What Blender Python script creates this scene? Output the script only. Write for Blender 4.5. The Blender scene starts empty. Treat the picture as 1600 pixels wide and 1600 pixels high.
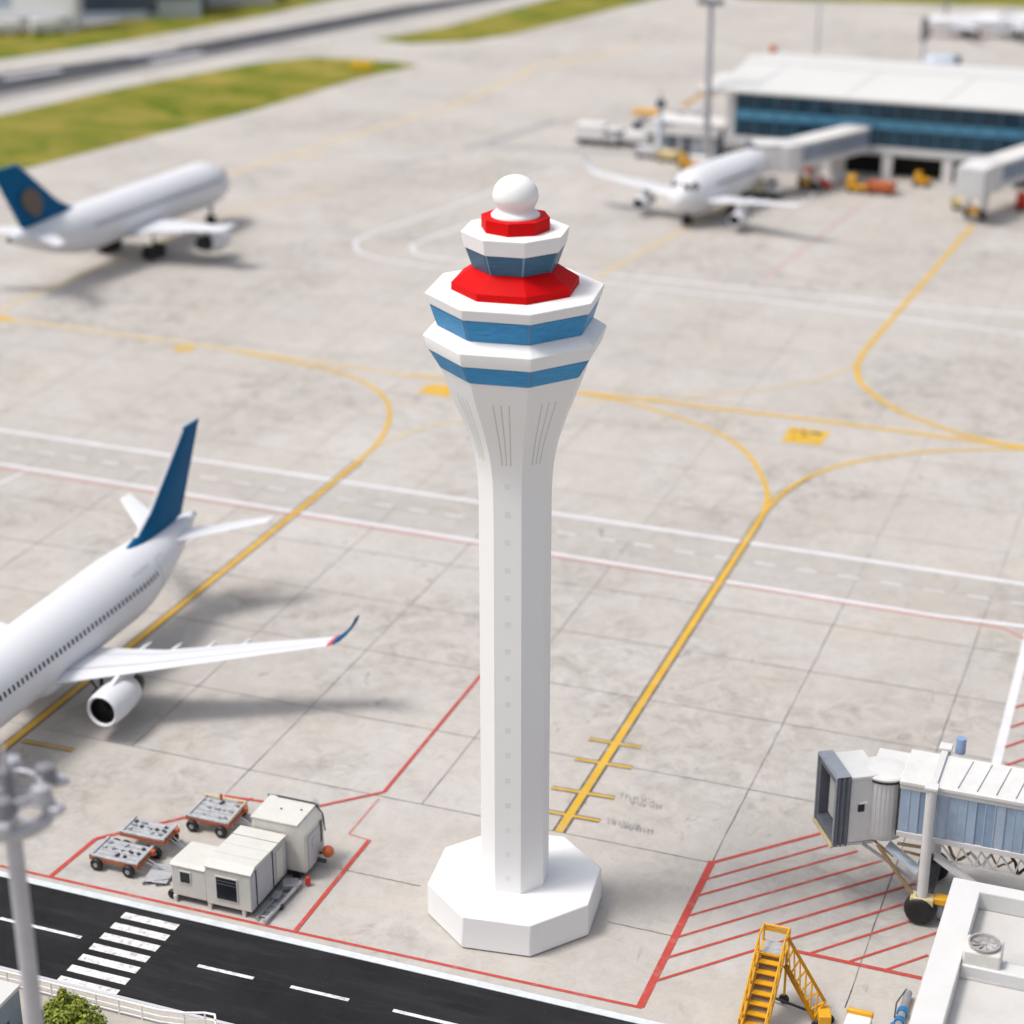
import bpy, bmesh, math, random
from math import sin, cos, tan, pi, radians, sqrt, atan2
from mathutils import Vector, Matrix
random.seed(7)
sc = bpy.context.scene
COL = sc.collection
# ------------------------------------------------------------------ camera model
PITCH, FPX, CAMH = radians(23.0), 3100.0, 45.0
T = radians(-20.6)                       # bearing of the apron grid
CT, ST = cos(T), sin(T)
def gp(px, py, z=0.0):
    "ground point (world) seen at a pixel of the 1600 px photograph"
    a = (px-800)/FPX; b = -(py-800)/FPX
    r = Vector((a, cos(PITCH)+b*sin(PITCH), -sin(PITCH)+b*cos(PITCH)))
    t = (z-CAMH)/r.z
    return Vector((r.x*t, r.y*t, z))
def uw(px, py, z=0.0):
    p = gp(px, py, z)
    return Vector((p.x*CT+p.y*ST, -p.x*ST+p.y*CT, z))
def W(u, w, z=0.0):
    return Vector((u*CT-w*ST, u*ST+w*CT, z))

cam = bpy.data.cameras.new("Camera"); camo = bpy.data.objects.new("Camera", cam); COL.objects.link(camo)
cam.sensor_width = 36; cam.lens = 36*FPX/1600; cam.clip_end = 3000; cam.clip_start = 0.5
camo.location = (0, 0, CAMH); camo.rotation_euler = (pi/2-PITCH, 0, 0)
cam.dof.use_dof = True; cam.dof.focus_distance = 72.0; cam.dof.aperture_fstop = 0.125
sc.camera = camo

# ------------------------------------------------------------------ materials
def nodes(name):
    m = bpy.data.materials.new(name); m.use_nodes = True
    return m, m.node_tree.nodes, m.node_tree.links, m.node_tree.nodes["Principled BSDF"]
def tex(n, l, scale, detail=4, rough=.55, coord=None, vec=None, dist=0):
    t = n.new("ShaderNodeTexNoise"); t.inputs["Scale"].default_value = scale
    t.inputs["Detail"].default_value = detail; t.inputs["Roughness"].default_value = rough
    t.inputs["Distortion"].default_value = dist
    if vec: l.new(vec, t.inputs["Vector"])
    return t.outputs["Fac"]
def ramp(n, l, fac, a, b, ca=(0, 0, 0, 1), cb=(1, 1, 1, 1)):
    r = n.new("ShaderNodeValToRGB"); r.color_ramp.elements[0].position = a; r.color_ramp.elements[1].position = b
    r.color_ramp.elements[0].color = ca; r.color_ramp.elements[1].color = cb
    l.new(fac, r.inputs[0]); return r.outputs[0]
def mix(n, l, fac, a, b, mode='MIX'):
    x = n.new("ShaderNodeMix"); x.data_type = 'RGBA'; x.blend_type = mode
    for v, s in ((fac, x.inputs[0]), (a, x.inputs[6]), (b, x.inputs[7])):
        if hasattr(v, "is_linked") or hasattr(v, "links"): l.new(v, s)
        elif isinstance(v, (int, float)): s.default_value = v
        else: s.default_value = (*v[:3], 1)
    return x.outputs[2]
def objco(n, l, sx=1, sy=1, sz=1, rz=0):
    c = n.new("ShaderNodeTexCoord"); m = n.new("ShaderNodeMapping"); l.new(c.outputs["Object"], m.inputs["Vector"])
    m.inputs["Scale"].default_value = (sx, sy, sz); m.inputs["Rotation"].default_value[2] = rz
    return m.outputs["Vector"]
def M(name, col, rough=.5, var=.06, scale=2.0, bump=0.0, metal=0.0, spec=.4, grime=None, gscale=.8, gamt=.3, coat=0):
    m, n, l, p = nodes(name)
    v = objco(n, l)
    f = tex(n, l, scale, 5, .6, vec=v)
    lo = [max(0, c*(1-var)) for c in col]; hi = [min(1, c*(1+var)) for c in col]
    c = mix(n, l, ramp(n, l, f, .3, .7), lo, hi)
    if grime:
        g = tex(n, l, gscale, 6, .7, vec=v)
        gm = n.new("ShaderNodeMath"); gm.operation = 'MULTIPLY'; gm.inputs[1].default_value = gamt
        l.new(ramp(n, l, g, .45, .72), gm.inputs[0])
        c = mix(n, l, gm.outputs[0], c, grime)
    l.new(c, p.inputs["Base Color"])
    p.inputs["Roughness"].default_value = rough; p.inputs["Metallic"].default_value = metal
    p.inputs["Specular IOR Level"].default_value = spec
    if coat: p.inputs["Coat Weight"].default_value = coat; p.inputs["Coat Roughness"].default_value = .15
    if bump:
        b = n.new("ShaderNodeBump"); b.inputs["Strength"].default_value = bump; b.inputs["Distance"].default_value = .02
        l.new(tex(n, l, scale*6, 4, .6, vec=v), b.inputs["Height"]); l.new(b.outputs[0], p.inputs["Normal"])
    return m

def concrete_mat(name, base, slab=True, tint=(1, .985, .96)):
    m, n, l, p = nodes(name)
    v = objco(n, l); vs = objco(n, l, .35, 1.0, 1); vs2 = objco(n, l, 1.0, .5, 1, .5)
    def amt(fac, k):
        q = n.new("ShaderNodeMath"); q.operation = 'MULTIPLY'; l.new(fac, q.inputs[0])
        if hasattr(k, "links"): l.new(k, q.inputs[1])
        else: q.inputs[1].default_value = k
        return q.outputs[0]
    def B(a, b, c): return [base[0]*a, base[1]*b, base[2]*c]
    col = mix(n, l, ramp(n, l, tex(n, l, .035, 6, .6, vec=v, dist=.4), .3, .72), B(.93, .92, .91), B(1.07, 1.065, 1.06))
    # warm stained patches
    col = mix(n, l, amt(ramp(n, l, tex(n, l, .10, 7, .65, vec=v, dist=1.2), .40, .66), .9), col, B(1.0, .95, .885))
    if slab:
        br = n.new("ShaderNodeTexBrick"); br.offset = 0; br.squash = 1
        br.inputs["Scale"].default_value = 1; br.inputs["Mortar Size"].default_value = 0
        br.inputs["Brick Width"].default_value = 7.05; br.inputs["Row Height"].default_value = 6.1
        br.inputs["Color1"].default_value = (.945, .94, .935, 1); br.inputs["Color2"].default_value = (1.03, 1.03, 1.03, 1)
        l.new(v, br.inputs["Vector"])
        col = mix(n, l, .8, col, br.outputs["Color"], 'MULTIPLY')
    # cloudy mottling at several sizes
    col = mix(n, l, amt(ramp(n, l, tex(n, l, .34, 10, .78, vec=v, dist=1.0), .45, .66), .50), col, B(.80, .765, .72))
    col = mix(n, l, amt(ramp(n, l, tex(n, l, 1.2, 10, .78, vec=v, dist=.9), .47, .68), .55), col, B(.76, .73, .69))
    col = mix(n, l, amt(ramp(n, l, tex(n, l, .7, 9, .72, vec=vs2, dist=1.5), .52, .66), .35), col, B(1.12, 1.11, 1.09))
    # grey dirty areas gathered in places
    area = ramp(n, l, tex(n, l, .075, 4, .6, vec=v, dist=.5), .47, .60)
    if slab:      # worn, oily middle of the near stand
        g = n.new("ShaderNodeMapping"); g.vector_type = 'TEXTURE'; l.new(v, g.inputs["Vector"])
        g.inputs["Location"].default_value = (-20.5, 79, 0); g.inputs["Scale"].default_value = (7, 13, 1)
        ln = n.new("ShaderNodeVectorMath"); ln.operation = 'LENGTH'; l.new(g.outputs[0], ln.inputs[0])
        mx = n.new("ShaderNodeMath"); mx.operation = 'MAXIMUM'; l.new(area, mx.inputs[0])
        l.new(ramp(n, l, ln.outputs["Value"], .25, 1.0, (1, 1, 1, 1), (0, 0, 0, 1)), mx.inputs[1]); area = mx.outputs[0]
    col = mix(n, l, amt(amt(ramp(n, l, tex(n, l, .75, 10, .76, vec=v, dist=.8), .44, .64), area), .72), col, B(.56, .535, .50))
    # oil spots
    area2 = ramp(n, l, tex(n, l, .16, 3, .5, vec=v), .46, .60)
    col = mix(n, l, amt(amt(ramp(n, l, tex(n, l, 1.3, 6, .66, vec=vs2, dist=.7), .61, .72), area2), .75), col, B(.42, .39, .35))
    # fine grain
    g = tex(n, l, 9, 6, .75, vec=v)
    col = mix(n, l, .5, col, ramp(n, l, g, .2, .8, (.88, .88, .88, 1), (1.1, 1.1, 1.1, 1)), 'MULTIPLY')
    l.new(col, p.inputs["Base Color"]); p.inputs["Roughness"].default_value = .85; p.inputs["Specular IOR Level"].default_value = .2
    b = n.new("ShaderNodeBump"); b.inputs["Strength"].default_value = .25; b.inputs["Distance"].default_value = .02
    l.new(g, b.inputs["Height"]); l.new(b.outputs[0], p.inputs["Normal"])
    return m

CONC = (.474, .456, .437)
m_conc = concrete_mat("apron_concrete", CONC)
m_conc_lane = concrete_mat("lane_concrete", (.438, .421, .405), slab=False)
m_shoulder = concrete_mat("shoulder_concrete", (.47, .455, .44), slab=False)
def asphalt_mat(name, base, var=.25):
    m, n, l, p = nodes(name); v = objco(n, l); vs = objco(n, l, .2, 1.6, 1)
    c = mix(n, l, ramp(n, l, tex(n, l, .35, 6, .65, vec=v), .3, .7), [b*(1-var) for b in base], [b*(1+var) for b in base])
    c = mix(n, l, ramp(n, l, tex(n, l, .8, 6, .7, vec=vs), .48, .75), c, [b*1.7 for b in base])
    sp = ramp(n, l, tex(n, l, 9, 5, .7, vec=v), .60, .74)
    sm = n.new("ShaderNodeMath"); sm.operation = 'MULTIPLY'; l.new(sp, sm.inputs[0]); sm.inputs[1].default_value = .35
    c = mix(n, l, sm.outputs[0], c, [b*4 for b in base])
    l.new(c, p.inputs["Base Color"]); p.inputs["Roughness"].default_value = .95; p.inputs["Specular IOR Level"].default_value = .08
    return m
m_asph = asphalt_mat("asphalt", (.021, .021, .023))
m_runway = asphalt_mat("runway_asphalt", (.062, .064, .072))
m_rwshould = asphalt_mat("runway_edge_asphalt", (.22, .215, .21), .15)
def paint_mat(name, col, under=CONC, wear=.35, a=.52, b=.72, scale=1.2):
    m, n, l, p = nodes(name); v = objco(n, l)
    f = ramp(n, l, tex(n, l, scale, 7, .75, vec=v, dist=.4), a, b)
    mm = n.new("ShaderNodeMath"); mm.operation = 'MULTIPLY'; l.new(f, mm.inputs[0]); mm.inputs[1].default_value = wear
    base = mix(n, l, ramp(n, l, tex(n, l, .4, 4, .6, vec=v), .3, .7), [c*.9 for c in col], [min(1, c*1.06) for c in col])
    c = mix(n, l, mm.outputs[0], base, under)
    l.new(c, p.inputs["Base Color"]); p.inputs["Roughness"].default_value = .7; p.inputs["Specular IOR Level"].default_value = .25
    return m
m_yel = paint_mat("yellow_paint", (.60, .365, .04), wear=.45)
m_yelf = paint_mat("faded_yellow_paint", (.60, .43, .16), wear=.75, a=.4, b=.65)
m_yelff = paint_mat("very_faded_yellow_paint", (.58, .44, .22), wear=.65, a=.35, b=.65)
m_red = paint_mat("red_paint", (.46, .065, .05), wear=.4)
m_redf = paint_mat("faded_red_paint", (.50, .20, .17), wear=.6, a=.45, b=.7)
m_redff = paint_mat("pale_red_paint", (.47, .33, .31), wear=.7, a=.4, b=.7)
m_wht = paint_mat("white_paint", (.66, .66, .69), wear=.35)
m_whtf = paint_mat("faded_white_paint", (.63, .63, .66), wear=.5, a=.4, b=.7)
m_whtr = paint_mat("road_white_paint", (.74, .73, .72), under=(.1, .1, .1), wear=.8, a=.48, b=.7, scale=4)
m_rwp = paint_mat("runway_white_paint", (.42, .42, .45), under=(.09, .09, .1), wear=.4)
m_black = paint_mat("black_outline_paint", (.10, .095, .10), wear=.5, a=.5, b=.7)
m_joint = paint_mat("joint_sealant", (.085, .075, .07), wear=.8, a=.42, b=.68, scale=.35)
m_jointf = paint_mat("old_joint_sealant", (.30, .28, .26), wear=.9, a=.42, b=.68, scale=.3)
m_text = paint_mat("worn_grey_lettering", (.25, .235, .225), wear=.85, a=.42, b=.62, scale=3)
m_dark_streak = paint_mat("dark_grey_streak", (.25, .245, .26), wear=.8, a=.35, b=.68, scale=.25)

def grass_mat():
    m, n, l, p = nodes("grass"); v = objco(n, l); vs = objco(n, l, .3, 1, 1)
    c = mix(n, l, ramp(n, l, tex(n, l, .16, 6, .65, vec=vs, dist=.6), .32, .68), (.135, .150, .012), (.30, .245, .055))
    c = mix(n, l, ramp(n, l, tex(n, l, .12, 6, .65, vec=v, dist=.8), .47, .62), c, (.10, .140, .010))
    c = mix(n, l, .55, c, ramp(n, l, tex(n, l, 1.2, 5, .7, vec=v), .25, .75, (.6, .6, .6, 1), (1.3, 1.3, 1.3, 1)), 'MULTIPLY')
    l.new(c, p.inputs["Base Color"]); p.inputs["Roughness"].default_value = .95; p.inputs["Specular IOR Level"].default_value = .1
    return m
m_grass = grass_mat()

def plastic(name, col, rough=.42, sss=0.0, lines=.12, streak=.10):
    "printed plastic: fine layer lines and faint streaks"
    m, n, l, p = nodes(name); v = objco(n, l); vs = objco(n, l, .6, .6, 9)
    c = mix(n, l, ramp(n, l, tex(n, l, 3, 5, .7, vec=vs), .25, .75), [x*(1-streak) for x in col], [min(1, x*(1+streak*.5)) for x in col])
    l.new(c, p.inputs["Base Color"]); p.inputs["Roughness"].default_value = rough; p.inputs["Specular IOR Level"].default_value = .10
    wv = n.new("ShaderNodeTexWave"); wv.wave_type = 'BANDS'; wv.bands_direction = 'Z'; wv.inputs["Scale"].default_value = 4.2
    wv.inputs["Distortion"].default_value = .4; wv.inputs["Detail"].default_value = 1
    l.new(v, wv.inputs["Vector"])
    b = n.new("ShaderNodeBump"); b.inputs["Strength"].default_value = lines; b.inputs["Distance"].default_value = .012
    l.new(wv.outputs["Fac"], b.inputs["Height"]); l.new(b.outputs[0], p.inputs["Normal"])
    if sss:
        p.inputs["Subsurface Weight"].default_value = sss; p.inputs["Subsurface Radius"].default_value = (.12, .11, .10)
    return m
p_white = plastic("tower_white_plastic", (.82, .815, .81), .5, lines=.06, streak=.02)
p_red = plastic("tower_red_plastic", (.60, .003, .004), .6, streak=.06)
p_blue = plastic("tower_blue_plastic", (.066, .30, .59), .40, streak=.38, lines=.25)
p_blueedge = plastic("tower_blue_edge", (.16, .32, .52), .35, streak=.1)
p_cab = plastic("tower_cab_glass", (.06, .15, .245), .35, streak=.35, lines=.05)
p_cabedge = plastic("tower_cab_mullion", (.22, .36, .50), .3, streak=.1)
p_slot = plastic("tower_slot_shade", (.64, .63, .57), .7, lines=0)
p_dot = plastic("tower_window_grey", (.75, .745, .735), .5, lines=0)

m_air = M("aircraft_white_paint", (.69, .695, .725), .35, .02, .6)
m_airgrey = M("aircraft_grey_panel", (.42, .44, .48), .4, .05)
m_blue = M("aircraft_blue_paint", (.004, .095, .225), .55, .06, spec=.08)
m_airred = M("aircraft_red_paint", (.55, .03, .05), .4)
m_emblem = M("tail_emblem_bronze", (.115, .085, .065), .5, .15)
m_dark = M("dark_glass", (.018, .02, .026), .2, .2)
m_tyre = M("rubber", (.014, .014, .015), .42, .2, 6)
m_steel = M("grey_steel", (.34, .35, .37), .4, .12, 3, metal=.4)
m_dsteel = M("dark_steel", (.05, .05, .055), .5, .2, 3, metal=.3)
m_engdark = M("engine_dark", (.02, .019, .018), .45, .3, 3, metal=.3)
m_galv = M("galvanised_pole", (.44, .44, .48), .38, .06, 2, metal=.3)
m_galvd = M("lamp_housing_grey", (.20, .20, .22), .45, .1, 2)
m_lampgl = M("lamp_glass", (.55, .57, .62), .2, .05)
m_trail = M("trailer_cream_paint", (.60, .58, .535), .55, .05, 2, grime=(.40, .37, .32), gscale=1.5, gamt=.25, bump=.1)
m_trailroof = M("trailer_roof_paint", (.60, .59, .55), .6, .04, 2, grime=(.5, .47, .42), gscale=1.2, gamt=.25)
m_trailshade = M("trailer_rib_and_shaded_side", (.44, .45, .48), .5, .05, 2)  # darker grey paints shade on the trailers' right sides; also colours roof ribs
m_orange = M("orange_paint", (.50, .11, .03), .5, .1, 4, grime=(.2, .1, .06), gscale=4, gamt=.5)
m_redveh = M("red_vehicle_paint", (.55, .035, .02), .4, .1)
m_yelveh = M("yellow_vehicle_paint", (.72, .36, .012), .42, .07, 3, grime=(.35, .2, .05), gscale=3, gamt=.4)
m_cream = M("cream_steel", (.60, .50, .28), .5, .1, 4)
m_deck = M("scuffed_aluminium", (.50, .51, .53), .5, .12, 5, metal=.35, grime=(.2, .19, .18), gscale=3, gamt=.5)
m_deckd = M("deck_dark_fitting", (.06, .06, .065), .55, .2, 5)
m_bridge = M("bridge_grey_white", (.62, .615, .61), .5, .05, 1.5, grime=(.42, .40, .37), gscale=1.2, gamt=.25)
m_bridgeroof = M("bridge_roof_white", (.66, .655, .64), .6, .05, 1.5, grime=(.5, .48, .45), gscale=.9, gamt=.3)
m_bellow = M("bellows_blue_grey", (.115, .125, .15), .55, .12, 3)
m_bellowt = M("bellows_top_blue_grey", (.27, .295, .34), .6, .1, 3)
m_bridgegl = M("bridge_blue_glass", (.31, .40, .52), .3, .10, 3)
m_farglass = M("far_bridge_glass", (.17, .23, .32), .3, .15, .6)
m_bridgefr = M("bridge_rib", (.36, .44, .54), .4, .08, 3)
m_brown = M("rusty_arm_and_gap_shade", (.28, .19, .10), .6, .2, 5)
m_roofw = M("terminal_roof_white", (.60, .60, .585), .5, .025, .2, grime=(.6, .59, .54), gscale=.25, gamt=.25)
m_wallw = M("white_wall", (.70, .69, .68), .6, .04, .6, grime=(.5, .47, .43), gscale=.6, gamt=.25)
m_wallg = M("grey_white_wall", (.52, .52, .53), .6, .06, .5)
m_gl_dark = M("terminal_dark_glass", (.009, .050, .090), .12, .45, .5)
m_gl_band = M("terminal_blue_band", (.10, .33, .50), .3, .12, .6)
m_gl_mull = M("terminal_mullion", (.06, .17, .27), .4, .1)
m_void = M("undercroft_shade", (.006, .006, .006), .9, .2)
m_hangar = M("hangar_blue_grey", (.40, .44, .47), .5, .12, .1)
m_hangard = M("hangar_dark_door", (.055, .08, .11), .5, .2, .15)
m_bluegl = M("blue_grey_panel", (.42, .48, .58), .4, .06, .2)
m_parapet = M("parapet_white", (.63, .625, .62), .6, .03, .8, grime=(.58, .55, .5), gscale=.7, gamt=.3)
m_rooffloor = M("roof_membrane", (.55, .54, .525), .7, .04, .6, grime=(.42, .38, .33), gscale=.5, gamt=.4, bump=.1)
m_ac = M("ac_cream", (.66, .64, .60), .5, .05, 3)
m_acgr = M("ac_grille", (.44, .42, .41), .4, .2, 8, metal=.3)
m_bluepipe = M("blue_pipe", (.02, .16, .36), .35, .15, 3)
m_palebl = M("pale_blue_paint", (.52, .60, .70), .4, .06)
m_shed = M("shed_wall_blue_grey", (.24, .29, .35), .5, .05)
m_rail = M("white_rail", (.84, .84, .84), .45, .05, 4)
m_verge = concrete_mat("verge_paving", (.46, .43, .39), slab=False)
m_bark = M("bark", (.09, .065, .04), .9, .3, 5)
def leaf_mat():
    m, n, l, p = nodes("bush_leaf")
    oi = n.new("ShaderNodeNewGeometry"); 
    c = ramp(n, l, oi.outputs["Random Per Island"], 0, 1, (.10, .15, .008, 1), (.30, .33, .03, 1))
    l.new(c, p.inputs["Base Color"]); p.inputs["Roughness"].default_value = .55
    return m
m_leaf = leaf_mat()

# ------------------------------------------------------------------ mesh helpers
class MB:
    def __init__(self): self.v, self.f, self.mi = [], [], []
    def add(self, vs, fs, mi=0):
        o = len(self.v); self.v += [tuple(x) for x in vs]
        self.f += [[i+o for i in f] for f in fs]; self.mi += [mi]*len(fs); return self
    def box(self, c, s, rz=0, mi=0, ry=0, rx=0):
        hx, hy, hz = s[0]/2, s[1]/2, s[2]/2
        R = Matrix.Rotation(rz, 3, 'Z') @ Matrix.Rotation(ry, 3, 'Y') @ Matrix.Rotation(rx, 3, 'X')
        vs = [Vector(c)+R@Vector((sx*hx, sy*hy, sz*hz)) for sz in (-1, 1) for sx, sy in ((-1, -1), (1, -1), (1, 1), (-1, 1))]
        return self.add(vs, [[3, 2, 1, 0], [4, 5, 6, 7], [0, 1, 5, 4], [1, 2, 6, 5], [2, 3, 7, 6], [3, 0, 4, 7]], mi)
    def box2(self, a, b, mi=0):
        return self.box([(a[i]+b[i])/2 for i in range(3)], [abs(b[i]-a[i]) for i in range(3)], mi=mi)
    def loft(self, rings, cap0=True, cap1=True, mi=0, closed=True):
        n = len(rings[0]); vs = [p for r in rings for p in r]; fs = []
        for i in range(len(rings)-1):
            for j in range(n if closed else n-1):
                k = (j+1) % n
                fs.append([i*n+j, i*n+k, (i+1)*n+k, (i+1)*n+j])
        if cap0: fs.append(list(range(n))[::-1])
        if cap1: fs.append([(len(rings)-1)*n+j for j in range(n)])
        return self.add(vs, fs, mi)
    def tube(self, a, b, r, r2=None, n=12, mi=0, cap=True):
        a, b = Vector(a), Vector(b); r2 = r if r2 is None else r2
        d = (b-a).normalized(); x = d.orthogonal().normalized(); y = d.cross(x)
        ring = lambda c, q: [c+x*q*cos(2*pi*i/n)+y*q*sin(2*pi*i/n) for i in range(n)]
        return self.loft([ring(a, r), ring(b, r2)], cap, cap, mi)
    def bar(self, a, b, w, h, mi=0):
        a, b = Vector(a), Vector(b); d = (b-a).normalized()
        up = Vector((0, 0, 1)) if abs(d.z) < .95 else Vector((1, 0, 0))
        x = d.cross(up).normalized()*w/2; y = x.cross(d).normalized()*h/2
        q = lambda c: [c-x-y, c+x-y, c+x+y, c-x+y]
        return self.loft([q(a), q(b)], True, True, mi)
    def path(self, pts, r, n=8, mi=0):
        for a, b in zip(pts[:-1], pts[1:]): self.tube(a, b, r, n=n, mi=mi)
        return self
    def lathe(self, prof, c=(0, 0, 0), n=32, axis='z', mi=0, cap0=True, cap1=True):
        c = Vector(c); rings = []
        for r, h in prof:
            ring = []
            for i in range(n):
                a = 2*pi*i/n
                if axis == 'z': ring.append(c+Vector((r*cos(a), r*sin(a), h)))
                elif axis == 'x': ring.append(c+Vector((h, r*cos(a), r*sin(a))))
                else: ring.append(c+Vector((r*sin(a), h, r*cos(a))))
            rings.append(ring)
        return self.loft(rings, cap0, cap1, mi)
    def poly(self, pts, mi=0):
        return self.add(pts, [list(range(len(pts)))], mi)
    def prism(self, pts, z0, z1, mi=0):
        return self.loft([[Vector((p[0], p[1], z0)) for p in pts], [Vector((p[0], p[1], z1)) for p in pts]], True, True, mi)
    def build(self, name, mats, parent=None, loc=None, rz=0, smooth=None, bevel=0, seg=2, fix=True):
        me = bpy.data.meshes.new(name); me.from_pydata(self.v, [], self.f); me.update()
        if not isinstance(mats, (list, tuple)): mats = [mats]
        for m in mats: me.materials.append(m)
        for p, i in zip(me.polygons, self.mi): p.material_index = i
        if fix:
            bm = bmesh.new(); bm.from_mesh(me); bmesh.ops.recalc_face_normals(bm, faces=bm.faces); bm.to_mesh(me); bm.free()
        if smooth is not None:
            for p in me.polygons: p.use_smooth = True
            me.set_sharp_from_angle(angle=radians(smooth))
        o = bpy.data.objects.new(name, me); COL.objects.link(o)
        if parent: o.parent = parent
        if loc is not None: o.location = loc
        o.rotation_euler[2] = rz
        if bevel:
            b = o.modifiers.new("bevel", 'BEVEL'); b.width = bevel; b.segments = seg; b.limit_method = 'ANGLE'; b.angle_limit = radians(25)
            b.harden_normals = False
            for p in me.polygons: p.use_smooth = True
            me.set_sharp_from_angle(angle=radians(30))
        return o
def tag(o, label=None, cat=None, group=None, kind=None):
    if label: o["label"] = label
    if cat: o["category"] = cat
    if group: o["group"] = group
    if kind: o["kind"] = kind
    return o
def thing(name, label, cat, loc, rz=T, group=None):
    o = bpy.data.objects.new(name, None); COL.objects.link(o); o.empty_display_size = .5
    o.location = loc; o.rotation_euler[2] = rz
    return tag(o, label, cat, group)
def dup(root, loc, rz, label, group=None):
    def cp(o, par):
        c = o.copy(); COL.objects.link(c); c.parent = par
        for ch in o.children: cp(ch, c)
        return c
    r = cp(root, None); r.location = loc; r.rotation_euler[2] = rz; r["label"] = label
    if group: r["group"] = group
    return r
def struct(name, mb, mats, label, cat, **k):
    o = mb.build(name, mats, rz=T, **k)
    return tag(o, label, cat, kind="structure")

# ------------------------------------------------------------------ ground sheets (local frame = apron grid u,w)
def sheet(pts, z): return [Vector((p[0], p[1], z)) for p in pts]
mb = MB()
NX = 8
mb.poly(sheet([(-900, -100), (700, -100), (700, 1300), (-900, 1300)], 0))
struct("ground", mb, m_conc, "pale concrete airport apron with slab joints and stains", "ground")
def px_poly(name, pix, z, mat, label, cat):
    return struct(name, MB().poly(sheet([uw(*p) for p in pix], z)), mat, label, cat)
def smooth_pts(pix, sub=10):
    P = [uw(*p) for p in pix]
    if len(P) < 3: return P
    out = []
    for i in range(len(P)-1):
        p0 = P[max(i-1, 0)]; p1 = P[i]; p2 = P[i+1]; p3 = P[min(i+2, len(P)-1)]
        for k in range(sub):
            t = k/sub
            out.append(.5*((2*p1)+(p2-p0)*t+(2*p0-5*p1+4*p2-p3)*t*t+(3*p1-p0-3*p2+p3)*t**3))
    out.append(P[-1]); return out
def strip(mb, pts, w, z, mi=0):
    n = len(pts); L, R = [], []
    for i in range(n):
        d = (pts[min(i+1, n-1)]-pts[max(i-1, 0)]); d.z = 0; d.normalize()
        q = Vector((-d.y, d.x, 0))*w/2
        L.append(Vector((pts[i].x, pts[i].y, z))+q); R.append(Vector((pts[i].x, pts[i].y, z))-q)
    mb.add(L+R, [[i, i+n, i+n+1, i+1] for i in range(n-1)], mi)
def line(mb, pix, w, z, sm=False, mi=0):
    pts = smooth_pts(pix) if sm else [uw(*p) for p in pix]
    z += .0007*mb.__dict__.setdefault('k', 0); mb.k += 1
    if not sm and len(pts) > 2:      # corners: separate straight runs, lengthened to meet
        for a, b in zip(pts[:-1], pts[1:]):
            d = (b-a).normalized()*w*.0
            strip(mb, [a-d, b+d], w, z, mi); z += .0007; mb.k += 1
    else: strip(mb, pts, w, z, mi)

# grass
for pix, lab in (
    ([(-300, 232), (0, 180), (200, 135), (400, 98), (490, 89), (560, 92), (620, 97), (656, 102), (560, 123), (400, 172), (200, 222), (20, 269), (-300, 345)], "wide grass field in front of the runway with a pointed end"),
    ([(585, 62), (610, 57), (700, 41), (830, 6), (900, -14), (1400, -150), (1500, -130), (1100, -20), (1000, 4), (800, 54), (730, 65), (640, 68)], "pointed grass strip beside the far end of the runway"),
    ([(-300, 105), (0, 55), (120, 45), (200, 30), (290, 14), (420, -10), (900, -120), (900, -60), (640, -18), (520, 0), (400, 27), (200, 64), (0, 94), (-300, 150)], "grass strip between the runway and the far hangars"),
    ([(1120, -14), (1160, -2), (1400, 6), (1600, 11), (1800, 18), (1800, -90), (1100, -60)], "grass strip along the far edge of the apron")):
    px_poly("grass_field", pix, .004, m_grass, lab, "grass")
# runway, shoulder strips
px_poly("runway_shoulder", [(-300, 150), (0, 96), (200, 66), (400, 29), (520, 2), (900, -75), (1500, -185), (1500, -160), (900, -16), (830, 2), (700, 38), (585, 60), (480, 86), (400, 95), (200, 132), (0, 177), (-300, 229)], .008, m_shoulder, "pale concrete shoulder running along the runway", "shoulder")
px_poly("runway_edge", [(-300, 200), (0, 158), (200, 116), (400, 78), (560, 44), (790, 0), (1300, -110), (1300, -118), (760, -4), (620, 21), (400, 60), (200, 100), (0, 135), (-300, 180)], .012, m_rwshould, "grey asphalt edge of the runway", "runway")
px_poly("runway", [(-300, 168), (0, 116), (200, 88), (400, 51), (620, 11), (735, -5), (1300, -128), (1300, -114), (780, -4), (640, 22), (560, 38), (400, 70), (200, 108), (0, 146), (-300, 190)], .016, m_runway, "dark asphalt runway crossing behind the grass", "runway")
mb = MB()
for a, b, w in (((5, 123), (95, 109), 1.6), ((200, 88), (275, 76), 1.6), ((235, 96), (315, 82), 1.6)):
    line(mb, [a, b], w, .02)
struct("runway_marking", mb, m_rwp, "white painted stripes on the dark runway", "marking")
# service lane crossing the apron
A0, A1 = uw(0, 672), uw(1600, 913); B0, B1 = uw(0, 725), uw(1480, 965)
def lerp(a, b, t): return a+(b-a)*t
P = [lerp(A0, A1, -.3), lerp(A0, A1, 1.4), lerp(B0, B1, 1.5), lerp(B0, B1, -.3)]
struct("service_lane", MB().poly(sheet(P, .004)), m_conc_lane, "greyish service lane between two white lines across the apron", "lane")
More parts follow.
